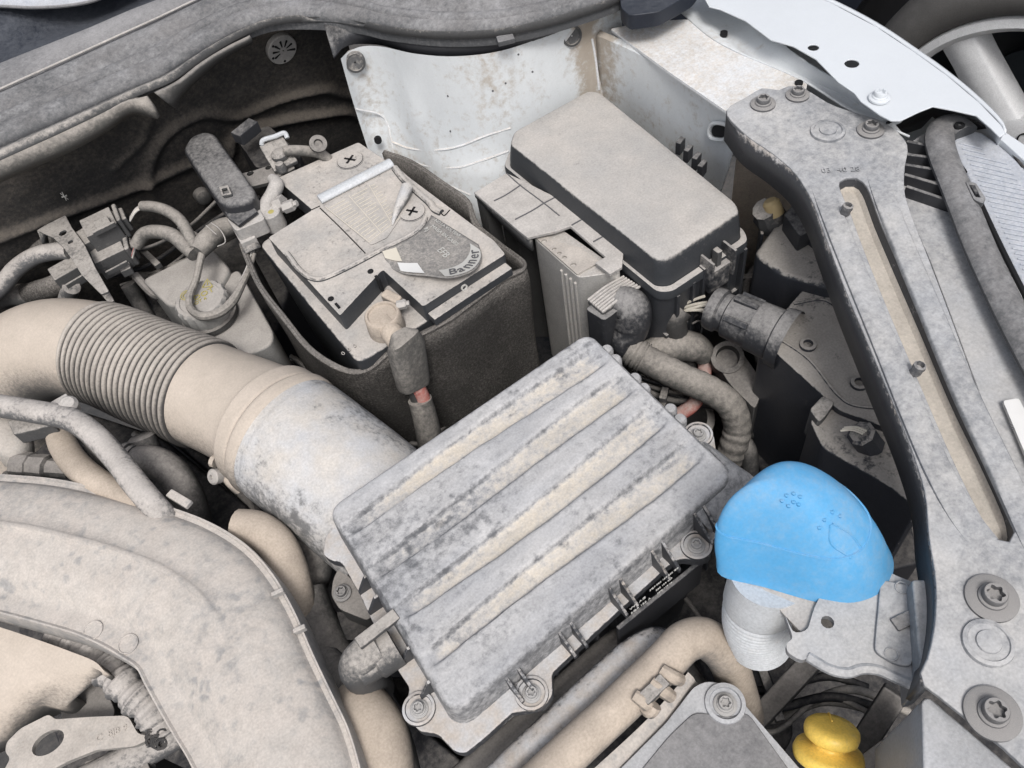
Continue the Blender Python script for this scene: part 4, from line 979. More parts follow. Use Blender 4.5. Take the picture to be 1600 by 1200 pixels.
# ================================================================= CONTROL UNIT
ec = thing('control_unit', 'metal engine control unit in a dusty bracket between battery and fuse box', 'control unit', (.34, .5, .55))
ET = .796
eo = WL([(833, 371), (850, 362), (940, 414), (904, 434)], ET)
e_ax = (eo[3]-eo[0]).normalized()
casing = part('casing', G().prism(fillet([eo[0], W(866, 350, ET), W(972, 424, ET), eo[3]], .005, 3), .60), 'aluminium', ec, bevel=.004, bseg=3)
part('top_plate', G().plate(fillet([p+V(0, 0, .0022) for p in WL([(834, 371), (848, 364), (862, 376), (888, 385), (905, 388), (938, 411), (902, 431)], ET)], .002, 3), [hole(866+k*8, 389+k*6.5, ET+.0022, .0023, 12) for k in range(3)]+[hole(850, 377, ET+.0022, .0030, 12), hole(896, 414, ET+.0022, .0030, 12)], .002), 'steel_dusty', casing, bevel=.0004)
for k in range(4):
    a = eo[0].lerp(eo[3], .62+.1*k); nn = V(-.85, -.5, 0)
    part('casing_rib', G().box(V(a.x, a.y, .70), e_ax, UP.cross(e_ax), UP, .003, .004, .17), 'aluminium', casing, bevel=.001)
for k in range(3): 
    p = WX(868+k*.6, 517+k*7, eo[3].x-.012)
# bracket plate with arm
bp = [(741, 301), (792, 270), (815, 281), (929, 338), (939, 352), (945, 369), (974, 395), (972, 417), (953, 428), (930, 410), (946, 401), (891, 353), (868, 361), (824, 371), (803, 354)]
brk = part('bracket', G().plate(WL(bp, ET+.010), [], .004), 'clip_light', ec, bevel=.0008)
for l in ([(792, 271), (812, 289), (848, 316), (874, 337)], [(772, 314), (790, 305), (814, 289)], [(805, 343), (830, 330), (851, 317)], [(893, 352), (920, 337)], [(927, 378), (943, 369)], [(851, 317), (870, 307)]):
    part('groove', G().tube(WL(l, ET+.0102), .0008, 5, 12), 'dark_print', brk)
q = WL([(741, 301), (803, 354), (828, 372)], ET+.007)
part('bracket_wall', G().grid([[p for p in q], [V(p.x, p.y, ET-.012 if i != 0 else ET+.0) for i, p in enumerate(q)]]), 'clip_grey', brk, solid=.003)
part('bracket_leg', G().prism(fillet(WL([(742, 303), (756, 312), (775, 300), (768, 290)], ET+.006), .002, 2), .62), 'dark_hose', brk)
part('bracket_back', G().prism(WL([(780, 330), (805, 352), (860, 350), (880, 345), (820, 300)], ET-.02), .58), 'dark_hose', brk, bevel=.003)
# black edge strip between the control unit and the fuse box
part('edge_strip', G().tube(WL([(940, 352, .80), (960, 375, .80), (982, 395, .79), (1000, 425, .77), (1008, 455, .75), (1006, 490, .72), (1004, 540, .66)]), .0045, 10, 40), 'fuse_side', ec)
# plug with ribbed lever and cable
rq = WL([(917, 468), (973, 431), (1001, 449), (942, 489)], .785)
pg = part('plug', G().prism(fillet([p+V(0, 0, -.004) for p in WL([(914, 478), (978, 432), (1004, 452), (944, 497)], .785)], .004, 3), .68), 'black', ec, bevel=.002, dust=lambda v: .18)
lv = part('lever', G().prism(fillet(rq, .002, 2), .778), 'clip_grey', pg, bevel=.0015)
for k in range(7):
    u = .06+.88*k/6; a, b = rq[0].lerp(rq[3], u), rq[1].lerp(rq[2], u)
    part('lever_rib', G().tube([a+V(0, 0, .0), a.lerp(b, .5)+V(0, 0, .0025), b], .0015, 8, 10), 'clip_light', lv)
part('plug_hood', G().tube(WL([(962, 470, .775), (985, 480, .772), (985, 510, .75), (978, 535, .735), (990, 548, .728)]), [.016, .0195, .020, .017, .0125], 20, 40), 'black', pg, dust=lambda v: .22)
part('plug_clip', G().box(W(938, 520, .735), e_ax, UP.cross(e_ax), UP, .022, .012, .035), 'black', pg, bevel=.001)
P_ = WL([(983, 545, .732), (1000, 556, .728), (1030, 572, .722), (1070, 592, .715), (1110, 610, .705), (1140, 632, .69), (1152, 665, .665), (1145, 700, .64), (1130, 740, .60), (1120, 780, .55)])
NN = 170; rr = [.0145+.0006*math.sin(i*.9)*(1 if 95 < i < 135 else .35)+.0005*noise.noise(V(i*.11, 0, 0)) for i in range(NN)]
cb = part('taped_cable', G().tube(P_, rr, 18, NN), 'cloth_tape', ec, smooth=60)
for k in range(6):
    i = int(3+k*1.6); pp = cr(P_, NN)
    part('collar_ring', G().tube([pp[i], pp[i+1]], .0162, 18, 2), 'cloth_tape', cb)
# ================================================================= BRAKE FLUID RESERVOIR
rs = thing('brake_fluid_reservoir', 'grey brake fluid reservoir with yellow-printed round cap', 'reservoir', (.02, .74, .55))
part('tank', G().prism(fillet(WL([(300, 470), (372, 418), (428, 520), (424, 540), (370, 560), (330, 545)], .735), .01, 4), .66), 'reservoir', rs, bevel=.006, bseg=3)
part('tank', G().prism(fillet(WL([(220, 436), (300, 396), (335, 388), (360, 420), (330, 470), (262, 478)], .742), .008, 4), .66), 'reservoir', rs, bevel=.006, bseg=3)
cc_ = W(312, 466, .768); rc = 41*S(cc_)
g = G(); n = 96; rows = []
for r_, h, wv in ((.96, -.024, 0), (1.0, -.02, 1), (1.0, -.003, 1), (.93, .0, .4), (.80, .0006, 0), (.78, -.0006, 0), (.001, -.0004, 0)):
    rows.append([cc_+V(math.cos(2*math.pi*k/n), math.sin(2*math.pi*k/n), 0)*(rc*r_*(1+wv*.022*(1 if math.sin(16*2*math.pi*k/n) > 0 else -1)))+UP*h for k in range(n)])
cap = part('cap', g.grid(rows, cu=True), 'reservoir', rs, smooth=35)
part('cap_neck', G().lathe(cc_, UP, [(rc*.95, -.022), (rc*1.08, -.024), (rc*1.1, -.03), (rc*.9, -.034), (rc*.9, -.06)], 32), 'dark_hose', rs)
xd = (W(340, 450, .768)-W(285, 478, .768)).normalized(); yd = UP.cross(xd)
text(cap, 'print', 'DOT', W(304, 470, .7682), xd, yd, .011, 'yellow_print', .0003)
text(cap, 'print', 'DOT 4', W(298, 480, .7682), xd, yd, .0065, 'yellow_print', .0003)
for r_ in (.0045, .007):
    c = W(292, 461, .7685); part('print_ring', G().tube([c+V(math.cos(a*.4)*r_, math.sin(a*.4)*r_, 0) for a in range(16)], .0005, 6, 40, closed=True), 'yellow_print', cap)
tri = WL([(316, 449), (332, 447), (324, 436)], .7686)
for k in range(3): part('print_line', G().tube([tri[k], tri[(k+1) % 3]], .0005, 6, 4), 'yellow_print', cap)
part('print_line', G().tube([tri[0].lerp(tri[1], .5)+(tri[2]-tri[0].lerp(tri[1], .5))*.25, tri[0].lerp(tri[1], .5)+(tri[2]-tri[0].lerp(tri[1], .5))*.7], .0006, 6, 4), 'yellow_print', cap)
# level sensor cable looped round the cap
lw = thing('sensor_cable', 'thin taped cable looping round the reservoir cap up to the battery sensor', 'cable', W(330, 480, .77))
part('cable', G().tube(WL([(398, 396, .782), (390, 420, .775), (378, 445, .772), (360, 475, .772), (340, 490, .774), (315, 494, .774), (298, 482, .774), (296, 465, .776), (306, 438, .778), (312, 412, .782), (318, 385, .785)]), [.0022, .003, .0042, .0052, .0055, .005, .0042, .0042, .004, .004, .004], 10, 90), 'cloth_tape', lw)

# taped harness branches from connector block to the cluster
hn = thing('wiring_harness', 'taped grey wiring branches meeting above the brake reservoir', 'wiring harness', W(310, 390, .75))
part('trunk', G().tube(WL([(308, 395, .785), (325, 375, .785), (345, 358, .785), (362, 352, .785), (380, 345, .785)]), [.010, .0125, .0125, .011, .009], 14, 40), 'cloth_tape', hn)
part('branch', G().tube(WL([(308, 392, .787), (298, 372, .79), (282, 345, .80), (262, 330, .805), (240, 323, .805), (222, 322, .803)]), [.006, .0068, .0068, .0068, .0066, .006], 12, 50), 'cloth_tape', hn)
part('branch', G().tube(WL([(304, 398, .783), (290, 385, .785), (270, 368, .79), (245, 362, .79), (225, 366, .785), (212, 384, .775)]), [.008, .0085, .0085, .008, .008, .0075], 12, 50), 'cloth_tape', hn)
for k in range(4):
    p = W(222, 320+k*1.6, .803); part('wire', G().tube([p, W(212, 326+k*2, .80), W(203, 340+k*2, .797)], .0009, 6, 10), 'clip_light' if k != 2 else 'cream', hn)
for k in range(3):
    part('wire', G().tube([W(214, 378+k*2, .778), W(210, 388+k*2, .772), W(207, 398+k*3, .768)], .0014, 6, 10), 'red' if k == 1 else 'clip_grey', hn)
for l in ([(330, 348, .80), (345, 360, .80), (352, 378, .795), (340, 385, .79)], [(322, 352, .80), (338, 366, .80)]):
    part('loose_wire', G().tube(WL(l), .0006, 5, 20), 'clip_light', hn)
part('branch', G().tube(WL([(212, 430, .735), (225, 445, .73), (245, 462, .725), (258, 460, .72), (265, 440, .71)]), .0055, 10, 30), 'dark_hose', hn)

# connector cluster on its bracket
ck = thing('connector_cluster', 'pair of dusty grey multi-pin connectors clipped to a thin bracket', 'connector', W(140, 400, .70))
def bb(name, a, b, z, w, h, mat, par, bev=.0012, zb=None):
    p, q = W(*a, z), W(*b, z if zb is None else zb); d = (q-p).normalized(); s_ = UP.cross(d).normalized(); u = d.cross(s_)
    return part(name, G().box((p+q)/2, d, s_, u, (q-p).length, w, h), mat, par, bevel=bev)
b1 = bb('connector_body', (112, 398), (165, 366), .775, .030, .026, 'clip_grey', ck)
b2 = bb('connector_shell', (140, 372), (186, 350), .785, .036, .030, 'clip_grey', ck)
bb('shell_rib', (146, 366), (180, 349), .803, .004, .006, 'clip_grey', b2, .0006)
bb('shell_tab', (150, 356), (172, 345), .803, .016, .006, 'clip_grey', b2, .0008)
bb('connector_collar', (176, 352), (200, 341), .785, .024, .020, 'clip_grey', b2, .002)
bb('collar_ring', (186, 346), (193, 343), .787, .034, .028, 'clip_grey', b2, .002)
b3 = bb('connector_body', (88, 440), (152, 404), .755, .026, .024, 'clip_grey', ck)
b4 = bb('connector_shell', (152, 412), (198, 390), .762, .034, .028, 'clip_grey', ck)
bb('shell_rib', (166, 428), (200, 410), .768, .003, .006, 'clip_grey', b4, .0006)
bb('shell_tab', (190, 425), (206, 418), .755, .012, .010, 'clip_grey', b4, .001)
bb('connector_collar', (190, 396), (212, 386), .762, .022, .020, 'clip_grey', b4, .002)
bb('collar_ring', (200, 390), (208, 387), .764, .032, .028, 'clip_grey', b4, .002)
bb('shell_rib', (104, 448), (134, 430), .765, .003, .006, 'clip_grey', b3, .0006)
o = WL([(58, 360), (70, 352), (102, 336), (112, 355), (132, 382), (150, 420), (170, 455), (158, 460), (128, 430), (112, 405), (100, 388), (84, 372)], .792)
brk2 = part('bracket', G().plate(fillet(o, .002, 2), [hole(98, 364, .792, .0045, 14), hole(110, 378, .792, .003, 14)], .003), 'clip_grey', ck, bevel=.0006)
q = WL([(58, 360), (62, 375), (70, 392)], .792)
part('bracket_flange', G().grid([[W(58, 360, .792), W(70, 352, .792)], [W(70, 392, .765), W(76, 384, .765)]]), 'clip_grey', brk2, solid=.002)
part('bracket_tail', G().plate(WL([(152, 450), (165, 446), (178, 470), (170, 474), (160, 462)], .77), [], .003), 'clip_grey', ck)
part('feed_hose', G().tube(WL([(-30, 470, .73), (0, 450, .745), (25, 420, .76), (55, 400, .768), (85, 393, .77), (110, 392, .772)]), .0105, 14, 50), 'grey_hose', ck)
part('braided_hose', G().tube(WL([(-30, 425, .735), (0, 412, .74), (35, 396, .745), (70, 385, .75), (110, 385, .75)]), .0155, 14, 50), 'felt', ck)
part('braided_hose', G().tube(WL([(20, 462, .70), (60, 455, .72), (90, 445, .73), (125, 425, .735)]), .0135, 14, 40), 'felt', ck)
part('down_hose', G().tube(WL([(112, 448, .75), (105, 465, .73), (100, 490, .70), (98, 530, .65)]), .010, 12, 20), 'grey_hose', ck)
part('down_hose', G().tube(WL([(-10, 470, .70), (25, 462, .715), (60, 470, .70), (75, 490, .67)]), .012, 12, 30), 'dark_hose', ck)
part('pipe_stub', G().tube(WL([(200, 445, .72), (215, 470, .70), (235, 500, .68)]), .009, 12, 16), 'dark_hose', ck)

# black capped module on the bulkhead with its bracket
md = thing('relay_module', 'black capsule-shaped relay holder strapped in front of the bulkhead', 'relay holder', W(345, 270, .70))
o = fillet(WL([(284, 232), (296, 212), (318, 203), (334, 206), (398, 296), (396, 310), (380, 318), (350, 322), (338, 312)], .83), .008, 4)
part('cap', G().prism(o, .80), 'black', md, bevel=.006, bseg=3, dust=lambda v: .18)
part('strap', G().plate(WL([(338, 306), (368, 290), (402, 330), (372, 352), (356, 340)], .818), [], .004), 'black', md, bevel=.0008)
part('buckle', G().plate(fillet(WL([(342, 292), (356, 289), (362, 303), (347, 306)], .835), .001, 2), [WL([(346, 295), (354, 293), (358, 301), (349, 303)], .835)], .003), 'clip_grey', md, bevel=.0005)
mb = thing('battery_bracket', 'dark pressed bracket with round holes holding a small pale clip behind the battery', 'bracket', W(430, 250, .70))
part('tray', G().prism(fillet(WL([(366, 212), (420, 196), (470, 240), (470, 262), (400, 262)], .80), .005, 3), .74), 'dark', mb, bevel=.003)
part('strip', G().plate(fillet(WL([(372, 272), (392, 268), (440, 252), (462, 262), (420, 285), (392, 292), (376, 284)], .808), .003, 2), [hole(391, 271, .808, .0042, 14), hole(419, 262, .808, .0036, 14)], .004), 'dark_hose', mb, bevel=.0008)
bb('pale_clip', (424, 222), (448, 262), .825, .030, .006, 'clip_grey', mb, .0015, .812)
part('clip_rim', G().tube(WL([(409, 226, .828), (410, 220, .832), (430, 213, .832), (445, 208, .832), (449, 216, .828)]), .0028, 8, 24), 'neck_white', mb)
part('clip_stud', G().lathe(W(439, 262, .816), UP, [(.006, -.004), (.006, .002), (.0045, .006), (.0001, .0065)], 18), 'clip_grey', mb)
part('clip_stud', G().lathe(W(437, 242, .822), UP, [(.010, -.002), (.010, .002), (.006, .006), (.0001, .007)], 20), 'clip_grey', mb)
part('cable', G().tube(WL([(445, 236, .826), (460, 235, .825), (480, 236, .822), (500, 240, .815), (520, 255, .80)]), .0062, 12, 24), 'cloth_tape', mb)
part('small_block', G().box(W(385, 206, .835), V(.9, .3, 0).normalized(), V(-.3, .9, 0).normalized(), UP, .03, .016, .014), 'black', mb, bevel=.001)
part('pad', G().lathe(W(497, 226, .83), V(0, -.6, .8), [(.010, 0), (.010, .004), (.005, .0045), (.0045, .001), (.0001, .001)], 20), 'dark_hose', mb)

# ================================================================= LEFT-HAND HOSES
def hose(name, label, cat, pts, r, mat, group=None, n=16, seg=None, base=None):
    t = thing(name, label, cat, W(*pts[len(pts)//2][:2], pts[len(pts)//2][2]-.05), group)
    part('hose', G().tube(WL(pts), r, n, seg or 60), mat, t, smooth=60); return t
h = hose('coolant_pipe', 'pale mottled thin pipe bending over the two hoses by the engine cover', 'pipe', [(-40, 626, .80), (0, 634, .80), (60, 644, .80), (110, 655, .798), (145, 678, .795), (180, 715, .79), (215, 760, .785), (250, 800, .775), (280, 830, .75)], .0115, 'grey_hose')
h = hose('breather_pipe', 'plain tan hose running under the mottled pipe', 'hose', [(92, 655, .765), (93, 680, .76), (110, 715, .76), (140, 745, .765), (180, 770, .765), (225, 795, .765), (270, 815, .755)], [.012, .0135, .0135, .0135, .013, .012, .011], 'tan_hose')
h = hose('heater_hose', 'dark grey hose with clamp curving down beside the intake duct', 'hose', [(130, 680, .735), (165, 710, .735), (205, 722, .735), (240, 722, .735), (270, 740, .73), (292, 775, .715), (305, 815, .69), (312, 860, .65)], .0165, 'dark_hose', seg=80)
for px, py in ((196, 718), (205, 722)): part('clamp', G().tube(WL([(px, py, .736), (px+6, py+1, .736)]), .018, 18, 3), 'clip_grey', h)
part('tee_end', G().lathe(W(222, 686, .74), V(.2, .5, .7), [(.014, -.02), (.014, .002), (.011, .004), (.0001, .004)], 20), 'dark_hose', h)
ft = thing('pipe_fitting', 'metal sphere-like pipe fitting with hex nut at the engine edge', 'fitting', W(10, 700, .70))
part('body', G().tube(WL([(-20, 690, .76), (8, 678, .765), (22, 695, .76), (30, 720, .745)]), [.020, .021, .018, .014], 20, 24), 'steel_dusty', ft)
part('nut', G().lathe(W(28, 727, .75), (W(85, 732, .75)-W(28, 727, .75)), [(.001, 0), (.0145, 0), (.0145, .017), (.013, .018), (.0135, .036), (.010, .038), (.009, .06)], 10), 'dark_hose', ft, smooth=30)
part('plug', G().box(W(55, 668, .775), (W(80, 660, .775)-W(30, 672, .775)).normalized(), V(0, 1, 0), UP, .04, .022, .018), 'clip_grey', ft, bevel=.002)
part('screw', G().lathe(W(108, 634, .80), V(.2, -.3, .9), [(.009, -.01), (.009, .004), (.006, .008), (.0001, .0085)], 14), 'clip_light', ft)
part('bracket', G().box(W(92, 632, .795), V(1, 0, 0), V(0, 1, 0), UP, .022, .012, .006), 'clip_light', ft, bevel=.001)
h = hose('drain_hose', 'fat beige hose squeezed between engine cover and filter neck', 'hose', [(372, 825, .75), (400, 828, .75), (430, 850, .745), (450, 890, .735), (462, 940, .715), (470, 990, .68)], .0175, 'tan_hose', 'hoses beside the engine cover')
h = hose('drain_hose', 'darker hose dropping from under the filter neck', 'hose', [(440, 850, .70), (465, 845, .705), (490, 855, .70), (495, 885, .69), (480, 925, .68), (455, 970, .66)], .0155, 'dark_hose', 'hoses beside the engine cover')
h = hose('lower_hose', 'broad dark hose along the side of the engine cover', 'hose', [(470, 930, .70), (490, 985, .69), (520, 1040, .68), (560, 1090, .67), (600, 1160, .66), (620, 1240, .65)], .024, 'dark_hose')
h = thing('side_duct', 'tan rounded duct end beside the engine cover lower edge', 'duct', W(580, 1160, .6))
part('duct', G().tube(WL([(545, 1090, .72), (572, 1115, .735), (590, 1150, .735), (598, 1190, .73), (600, 1250, .72)]), [.014, .022, .024, .024, .024], 20, 40), 'tan_hose', h)
lb_ = thing('lug_bracket', 'dark grey bolt-on bracket under the edge of the filter box', 'bracket', W(540, 930, .6))
o = fillet(WL([(520, 905), (530, 885), (560, 915), (585, 955), (575, 970), (545, 958), (530, 952), (517, 930)], .725), .004, 3)
part('plate', G().prism(o, .70), 'dark_hose', lb_, bevel=.0015)
bolt(lb_, W(535, 927, .726), .0048, mat='bolt', washer=1.7)
part('leg', G().prism(fillet(WL([(525, 955), (575, 965), (585, 1000), (540, 1000)], .69), .004, 2), .58), 'dark', lb_)

# ================================================================= ENGINE COVER / CHARGE PIPE
en = thing('engine_cover', 'large curved tan engine cover blotched with dried water spots', 'engine cover', (-.16, .4, .45))
outer = [(-80, 735), (0, 741), (90, 749), (180, 768), (260, 790), (330, 816), (385, 850), (425, 892), (460, 950), (492, 1022), (522, 1085), (548, 1140), (566, 1200), (580, 1270)]
inner_ = [(-80, 940), (0, 960), (60, 976), (120, 994), (160, 1012), (190, 1030), (206, 1040), (214, 1048), (226, 1072), (248, 1112), (270, 1150), (292, 1186), (306, 1215), (330, 1270)]
NN = 90
OU, IN = cr(WL(outer, .772), NN), cr(WL(inner_, .772), NN)
prof = [(-.004, -.03), (0.0, -.001), (.006, .0022), (.018, .0024), (.026, .0004), (.055, .0004), (.075, .004), (.10, .0075), (.16, .0105), (.24, .0128), (.33, .0140), (.395, .0145), (.41, .0160), (.425, .0172), (.445, .0172), (.46, .0150), (.56, .0138), (.66, .0112), (.74, .0080), (.80, .0035), (.83, .0), (.86, -.0012), (.90, -.0008), (.97, -.0005), (.985, .0012), (.995, .0012), (1.0, -.002), (1.004, -.03)]
rows = []
for t_, h in prof:
    row = []
    for i in range(NN):
        p = OU[i].lerp(IN[i], t_); hh = h
        if .39 < t_ < .465:                                     # bead fades out half-way
            f = max(0, min(1, (62-i)/10)); hh = .0143*(1-f)+h*f
        row.append(p+V(0, 0, hh+.0006*noise.noise(p*25)))
    rows.append(row)
part('cover', G().grid(rows), 'engine', en, smooth=38, dust=lambda v: 0.0)
for px, py in ((436, 928), (470, 985)):
    a = W(px-10, py+4, .776); b = W(px+9, py-5, .776); d = (b-a).normalized()
    part('flange_rib', G().box((a+b)/2+V(0, 0, .001), d, UP.cross(d), UP, (b-a).length, .004, .007), 'engine', en, bevel=.001)
a, b = W(268, 776, .775), W(300, 795, .775); d = (b-a).normalized(); part('edge_tab', G().box((a+b)/2+V(0, .004, .001), d, UP.cross(d), UP, (b-a).length, .008, .005), 'engine', en, bevel=.001)
for px, py in ((145, 985), (200, 1006)):
    part('ejector_mark', G().lathe(W(px, py, .7718), UP, [(.0085, -.001), (.0085, .0004), (.0078, .0006), (.0072, -.0002), (.0001, -.0002)], 24), 'engine', en)
# lower-left cover, lifting bracket, corrugated sleeve
hc = thing('heat_cover', 'smooth pinkish dust-coated cover below the engine cover', 'cover', (-.26, .4, .5))
A = WL([(-60, 962), (0, 980), (60, 1000), (110, 1018), (150, 1035), (164, 1050)], .752); B = WL([(-60, 1110), (0, 1100), (50, 1080), (100, 1072), (140, 1066), (163, 1056)], .73); B2 = WL([(-60, 1175), (0, 1148), (35, 1120), (62, 1102), (100, 1106), (118, 1090)], .708)
part('shell', G().grid([[p+V(0, 0, -.02) for p in cr(A, 30)], cr(A, 30), [p.lerp(q, .35)+V(0, 0, .006) for p, q in zip(cr(A, 30), cr(B, 30))], [p.lerp(q, .8)+V(0, 0, .003) for p, q in zip(cr(A, 30), cr(B, 30))], cr(B, 30), cr(B2, 30), [p+V(0, 0, -.03) for p in cr(B2, 30)]]), 'duct', hc, smooth=50, solid=.003)
lbk = thing('lifting_bracket', 'grey steel lifting bracket with oval hole below the dusty cover', 'bracket', (-.26, .32, .5))
o = [(8, 1175), (10, 1160), (32, 1138), (76, 1116), (86, 1124), (140, 1120), (195, 1118), (202, 1122), (215, 1146), (230, 1150), (228, 1158), (210, 1166), (150, 1172), (105, 1190), (60, 1215), (0, 1215), (16, 1185)]
ohl = []
cA, cB = W(50, 1173, .715), W(100, 1148, .715)
mid_ = (cA+cB)/2; d = (cB-cA)/2; s_ = UP.cross(d).normalized()*.0095
ohl = [mid_+d*math.cos(2*math.pi*k/24)+s_*math.sin(2*math.pi*k/24) for k in range(24)]
part('plate', G().plate(fillet(WL(o, .715), .003, 3), [ohl], .005), 'steel_dusty', lbk, bevel=.0012)
text(lbk, 'stamp', 'C  8JB 9', W(150, 1160, .7153), W(200, 1140, .7153)-W(150, 1160, .7153), UP.cross(W(200, 1140, .7153)-W(150, 1160, .7153)), .008, 'steel_dusty', .0004)
cs = thing('corrugated_sleeve', 'frayed wrapped sleeve and mesh tip under the engine cover edge', 'sleeve', W(210, 1080, .6))
P_ = WL([(90, 990, .725), (130, 1015, .725), (170, 1045, .722), (205, 1080, .718), (240, 1115, .71), (260, 1150, .70)]); NN2 = 110
part('wrap', G().tube(P_, [.0150+.0016*math.sin(i*.42)+.0008*math.sin(i*1.3) for i in range(NN2)], 18, NN2), 'grey_hose', cs)
for k in range(14):
    p = W(240+random.uniform(-6, 16), 1150+random.uniform(-10, 14), .712); part('mesh_ring', G().lathe(p, V(.3, -.5, .8), [(.0045, 0), (.0045, .004), (.003, .004), (.003, 0)], 10), 'dark', cs)
h = hose('under_pipe', 'smooth grey pipe crossing beneath the lifting bracket', 'pipe', [(120, 1230, .66), (180, 1200, .665), (230, 1170, .665), (280, 1140, .66), (340, 1100, .64)], .015, 'grey_hose')
h = hose('under_pipe', 'dark grey pipe seen behind the wrapped sleeve', 'pipe', [(120, 1100, .66), (170, 1092, .66), (220, 1085, .65), (270, 1090, .64)], .014, 'dark_hose')
bk2 = thing('lower_casting', 'grey lower casting behind the lifting bracket', 'casting', (-.2, .3, .45))
part('block', G().prism(fillet(WL([(90, 1085), (160, 1065), (180, 1110), (170, 1140), (100, 1145)], .69), .004, 3), .60), 'dark_hose', bk2, bevel=.003)
part('block', G().prism(fillet(WL([(130, 1190), (220, 1165), (240, 1215), (150, 1260)], .67), .004, 3), .55), 'dark_hose', bk2, bevel=.003)

# ================================================================= WASHER FILLER
wf = thing('washer_filler', 'washer bottle filler with bright blue cap and white corrugated neck', 'washer filler', W(1190, 1000, .55))
rim_ = [(1122, 884, .852), (1128, 897, .850), (1200, 916, .850), (1285, 939, .850), (1335, 945, .850), (1378, 928, .850), (1393, 895, .852), (1392, 868, .856), (1360, 822, .862), (1312, 788, .868), (1262, 778, .872), (1220, 790, .872), (1184, 818, .866), (1148, 856, .858)]
RM = cr(WL(rim_), 72, True); rcn = sum(RM, V(0, 0, 0))/72
apex = W(1224, 745, .914)
rows = [[p+V(0, 0, -.0015)+(rcn-p)*.06 for p in RM], [p+V(0, 0, -.001)-(rcn-p).normalized()*.0012 for p in RM]]
for k in range(1, 15):
    t_ = k/14; a = t_*math.pi/2; f = math.cos(a)**.85 if k < 14 else .0; hgt = math.sin(a)**1.12
    row = []
    for p in RM:
        base = rcn+(p-rcn)*f; row.append(V(base.x+(apex.x-rcn.x)*hgt, base.y+(apex.y-rcn.y)*hgt, (p.z if f > .02 else rcn.z)*(1-hgt)+apex.z*hgt if True else 0))
    rows.append(row)
bc2 = part('blue_cap', G().grid(rows, cu=True), 'blue', wf, smooth=60)
def capP(k, i, off=.0003):
    p = rows[k][i % 72]; n_ = (rows[k][(i+1) % 72]-rows[k][i-1]).cross(rows[min(k+1, 14)][i % 72]-rows[k-1][i % 72]).normalized()
    if n_.z < 0: n_ = -n_
    return p+n_*off
part('outline_bead', G().tube([capP(6, i, 0) for i in range(0, 72, 3)], .0009, 6, 120, closed=True), 'blue', bc2)
# moulded spray emblem
for k, (px, py) in enumerate(((1222, 780), (1231, 773), (1243, 772), (1252, 777), (1236, 783), (1247, 786), (1226, 788))):
    pass
def emb(px, py):
    d = ray(px, py); best = None
    from mathutils.geometry import intersect_ray_tri
    for a in range(1, 14):
        for b in range(72):
            q = rows[a][b], rows[a][(b+1) % 72], rows[a+1][(b+1) % 72], rows[a+1][b]
            for tri in ((q[0], q[1], q[2]), (q[0], q[2], q[3])):
                h_ = intersect_ray_tri(*tri, d, CAM)
                if h_ is not None and (best is None or (h_-CAM).length < (best-CAM).length): best = h_
    return best
for px, py in ((1222, 782), (1229, 774), (1240, 771), (1250, 776), (1240, 784), (1248, 788), (1232, 790), (1300, 800), (1288, 812), (1280, 824), (1312, 806)):
    e = emb(px, py)
    if e: part('emblem_drop', G().lathe(e, V(0, 0, 1), [(.0014, -.001), (.0014, .0006), (.0001, .001)], 8), 'blue', bc2)
for l in ([(1297, 820), (1298, 848), (1330, 872)], [(1300, 818), (1330, 836), (1345, 856)]):
    pts = [emb(*q) for q in l]
    if all(pts): part('emblem_line', G().tube(pts, .0008, 6, 16), 'blue', bc2)
NP = WL([(1200, 900, .845), (1187, 940, .815), (1182, 965, .79), (1184, 985, .765), (1187, 1000, .745)]); NQ = 200
part('filler_neck', G().tube(NP, [(.0255 if i < 62 else .0240+(.0009*math.sin(i*.72))) for i in range(NQ)], 30, NQ), 'neck_white', wf, smooth=60)
tg = part('strap_tag', G().plate(fillet(WL([(1180, 905), (1278, 935), (1274, 975), (1252, 988), (1225, 960), (1200, 930)], .848), .002, 2), [], .003), 'clip_light', wf, bevel=.0008)
# bracket tongue holding the neck
bt = thing('filler_bracket', 'dusty grey bracket tongue carrying the washer filler beneath the brace', 'bracket', (.25, .07, .6))
to = [(1225, 958), (1240, 990), (1262, 985), (1272, 950), (1290, 915), (1350, 890), (1385, 892), (1402, 900), (1440, 915), (1470, 915), (1468, 1062), (1440, 1075), (1400, 1058), (1370, 1044), (1345, 1043), (1325, 1050), (1300, 1045), (1268, 1022), (1255, 1034), (1230, 1020), (1228, 1005), (1240, 998)]
part('tongue', G().plate(fillet(WL(to, .852), .004, 3), [hole(1293, 972, .852, .0042, 12)], .006), 'brace', bt, bevel=.002, dust=lambda v: .1)
part('raised_pad', G().prism(fillet(WL([(1376, 905), (1430, 915), (1426, 1042), (1400, 1038), (1366, 1018)], .855), .004, 3), .851), 'brace', bt, bevel=.001)
part('dark_patch_rib', G().box(W(1420, 966, .856), V(1, -.25, 0).normalized(), V(.25, 1, 0).normalized(), UP, .022, .009, .003), 'bolt', bt, bevel=.001)
part('rim', G().tube(WL([(1262, 1026), (1300, 1047), (1325, 1051), (1347, 1045), (1372, 1047), (1402, 1060), (1440, 1076)], .850), .0035, 10, 50), 'brace', bt)
for px, py in ((1409, 918), (1393, 1022)): part('mould_mark', G().tube([W(px, py, .8555)+V(math.cos(a)*.004, math.sin(a)*.004, 0) for a in (0, 1.05, 2.1, 3.14, 4.2, 5.25)], .0005, 6, 24, closed=True), 'brace', bt)
part('side_web', G().prism(WL([(1425, 905), (1462, 905), (1462, 1065), (1440, 1072)], .870), .82), 'brace', bt, bevel=.002)

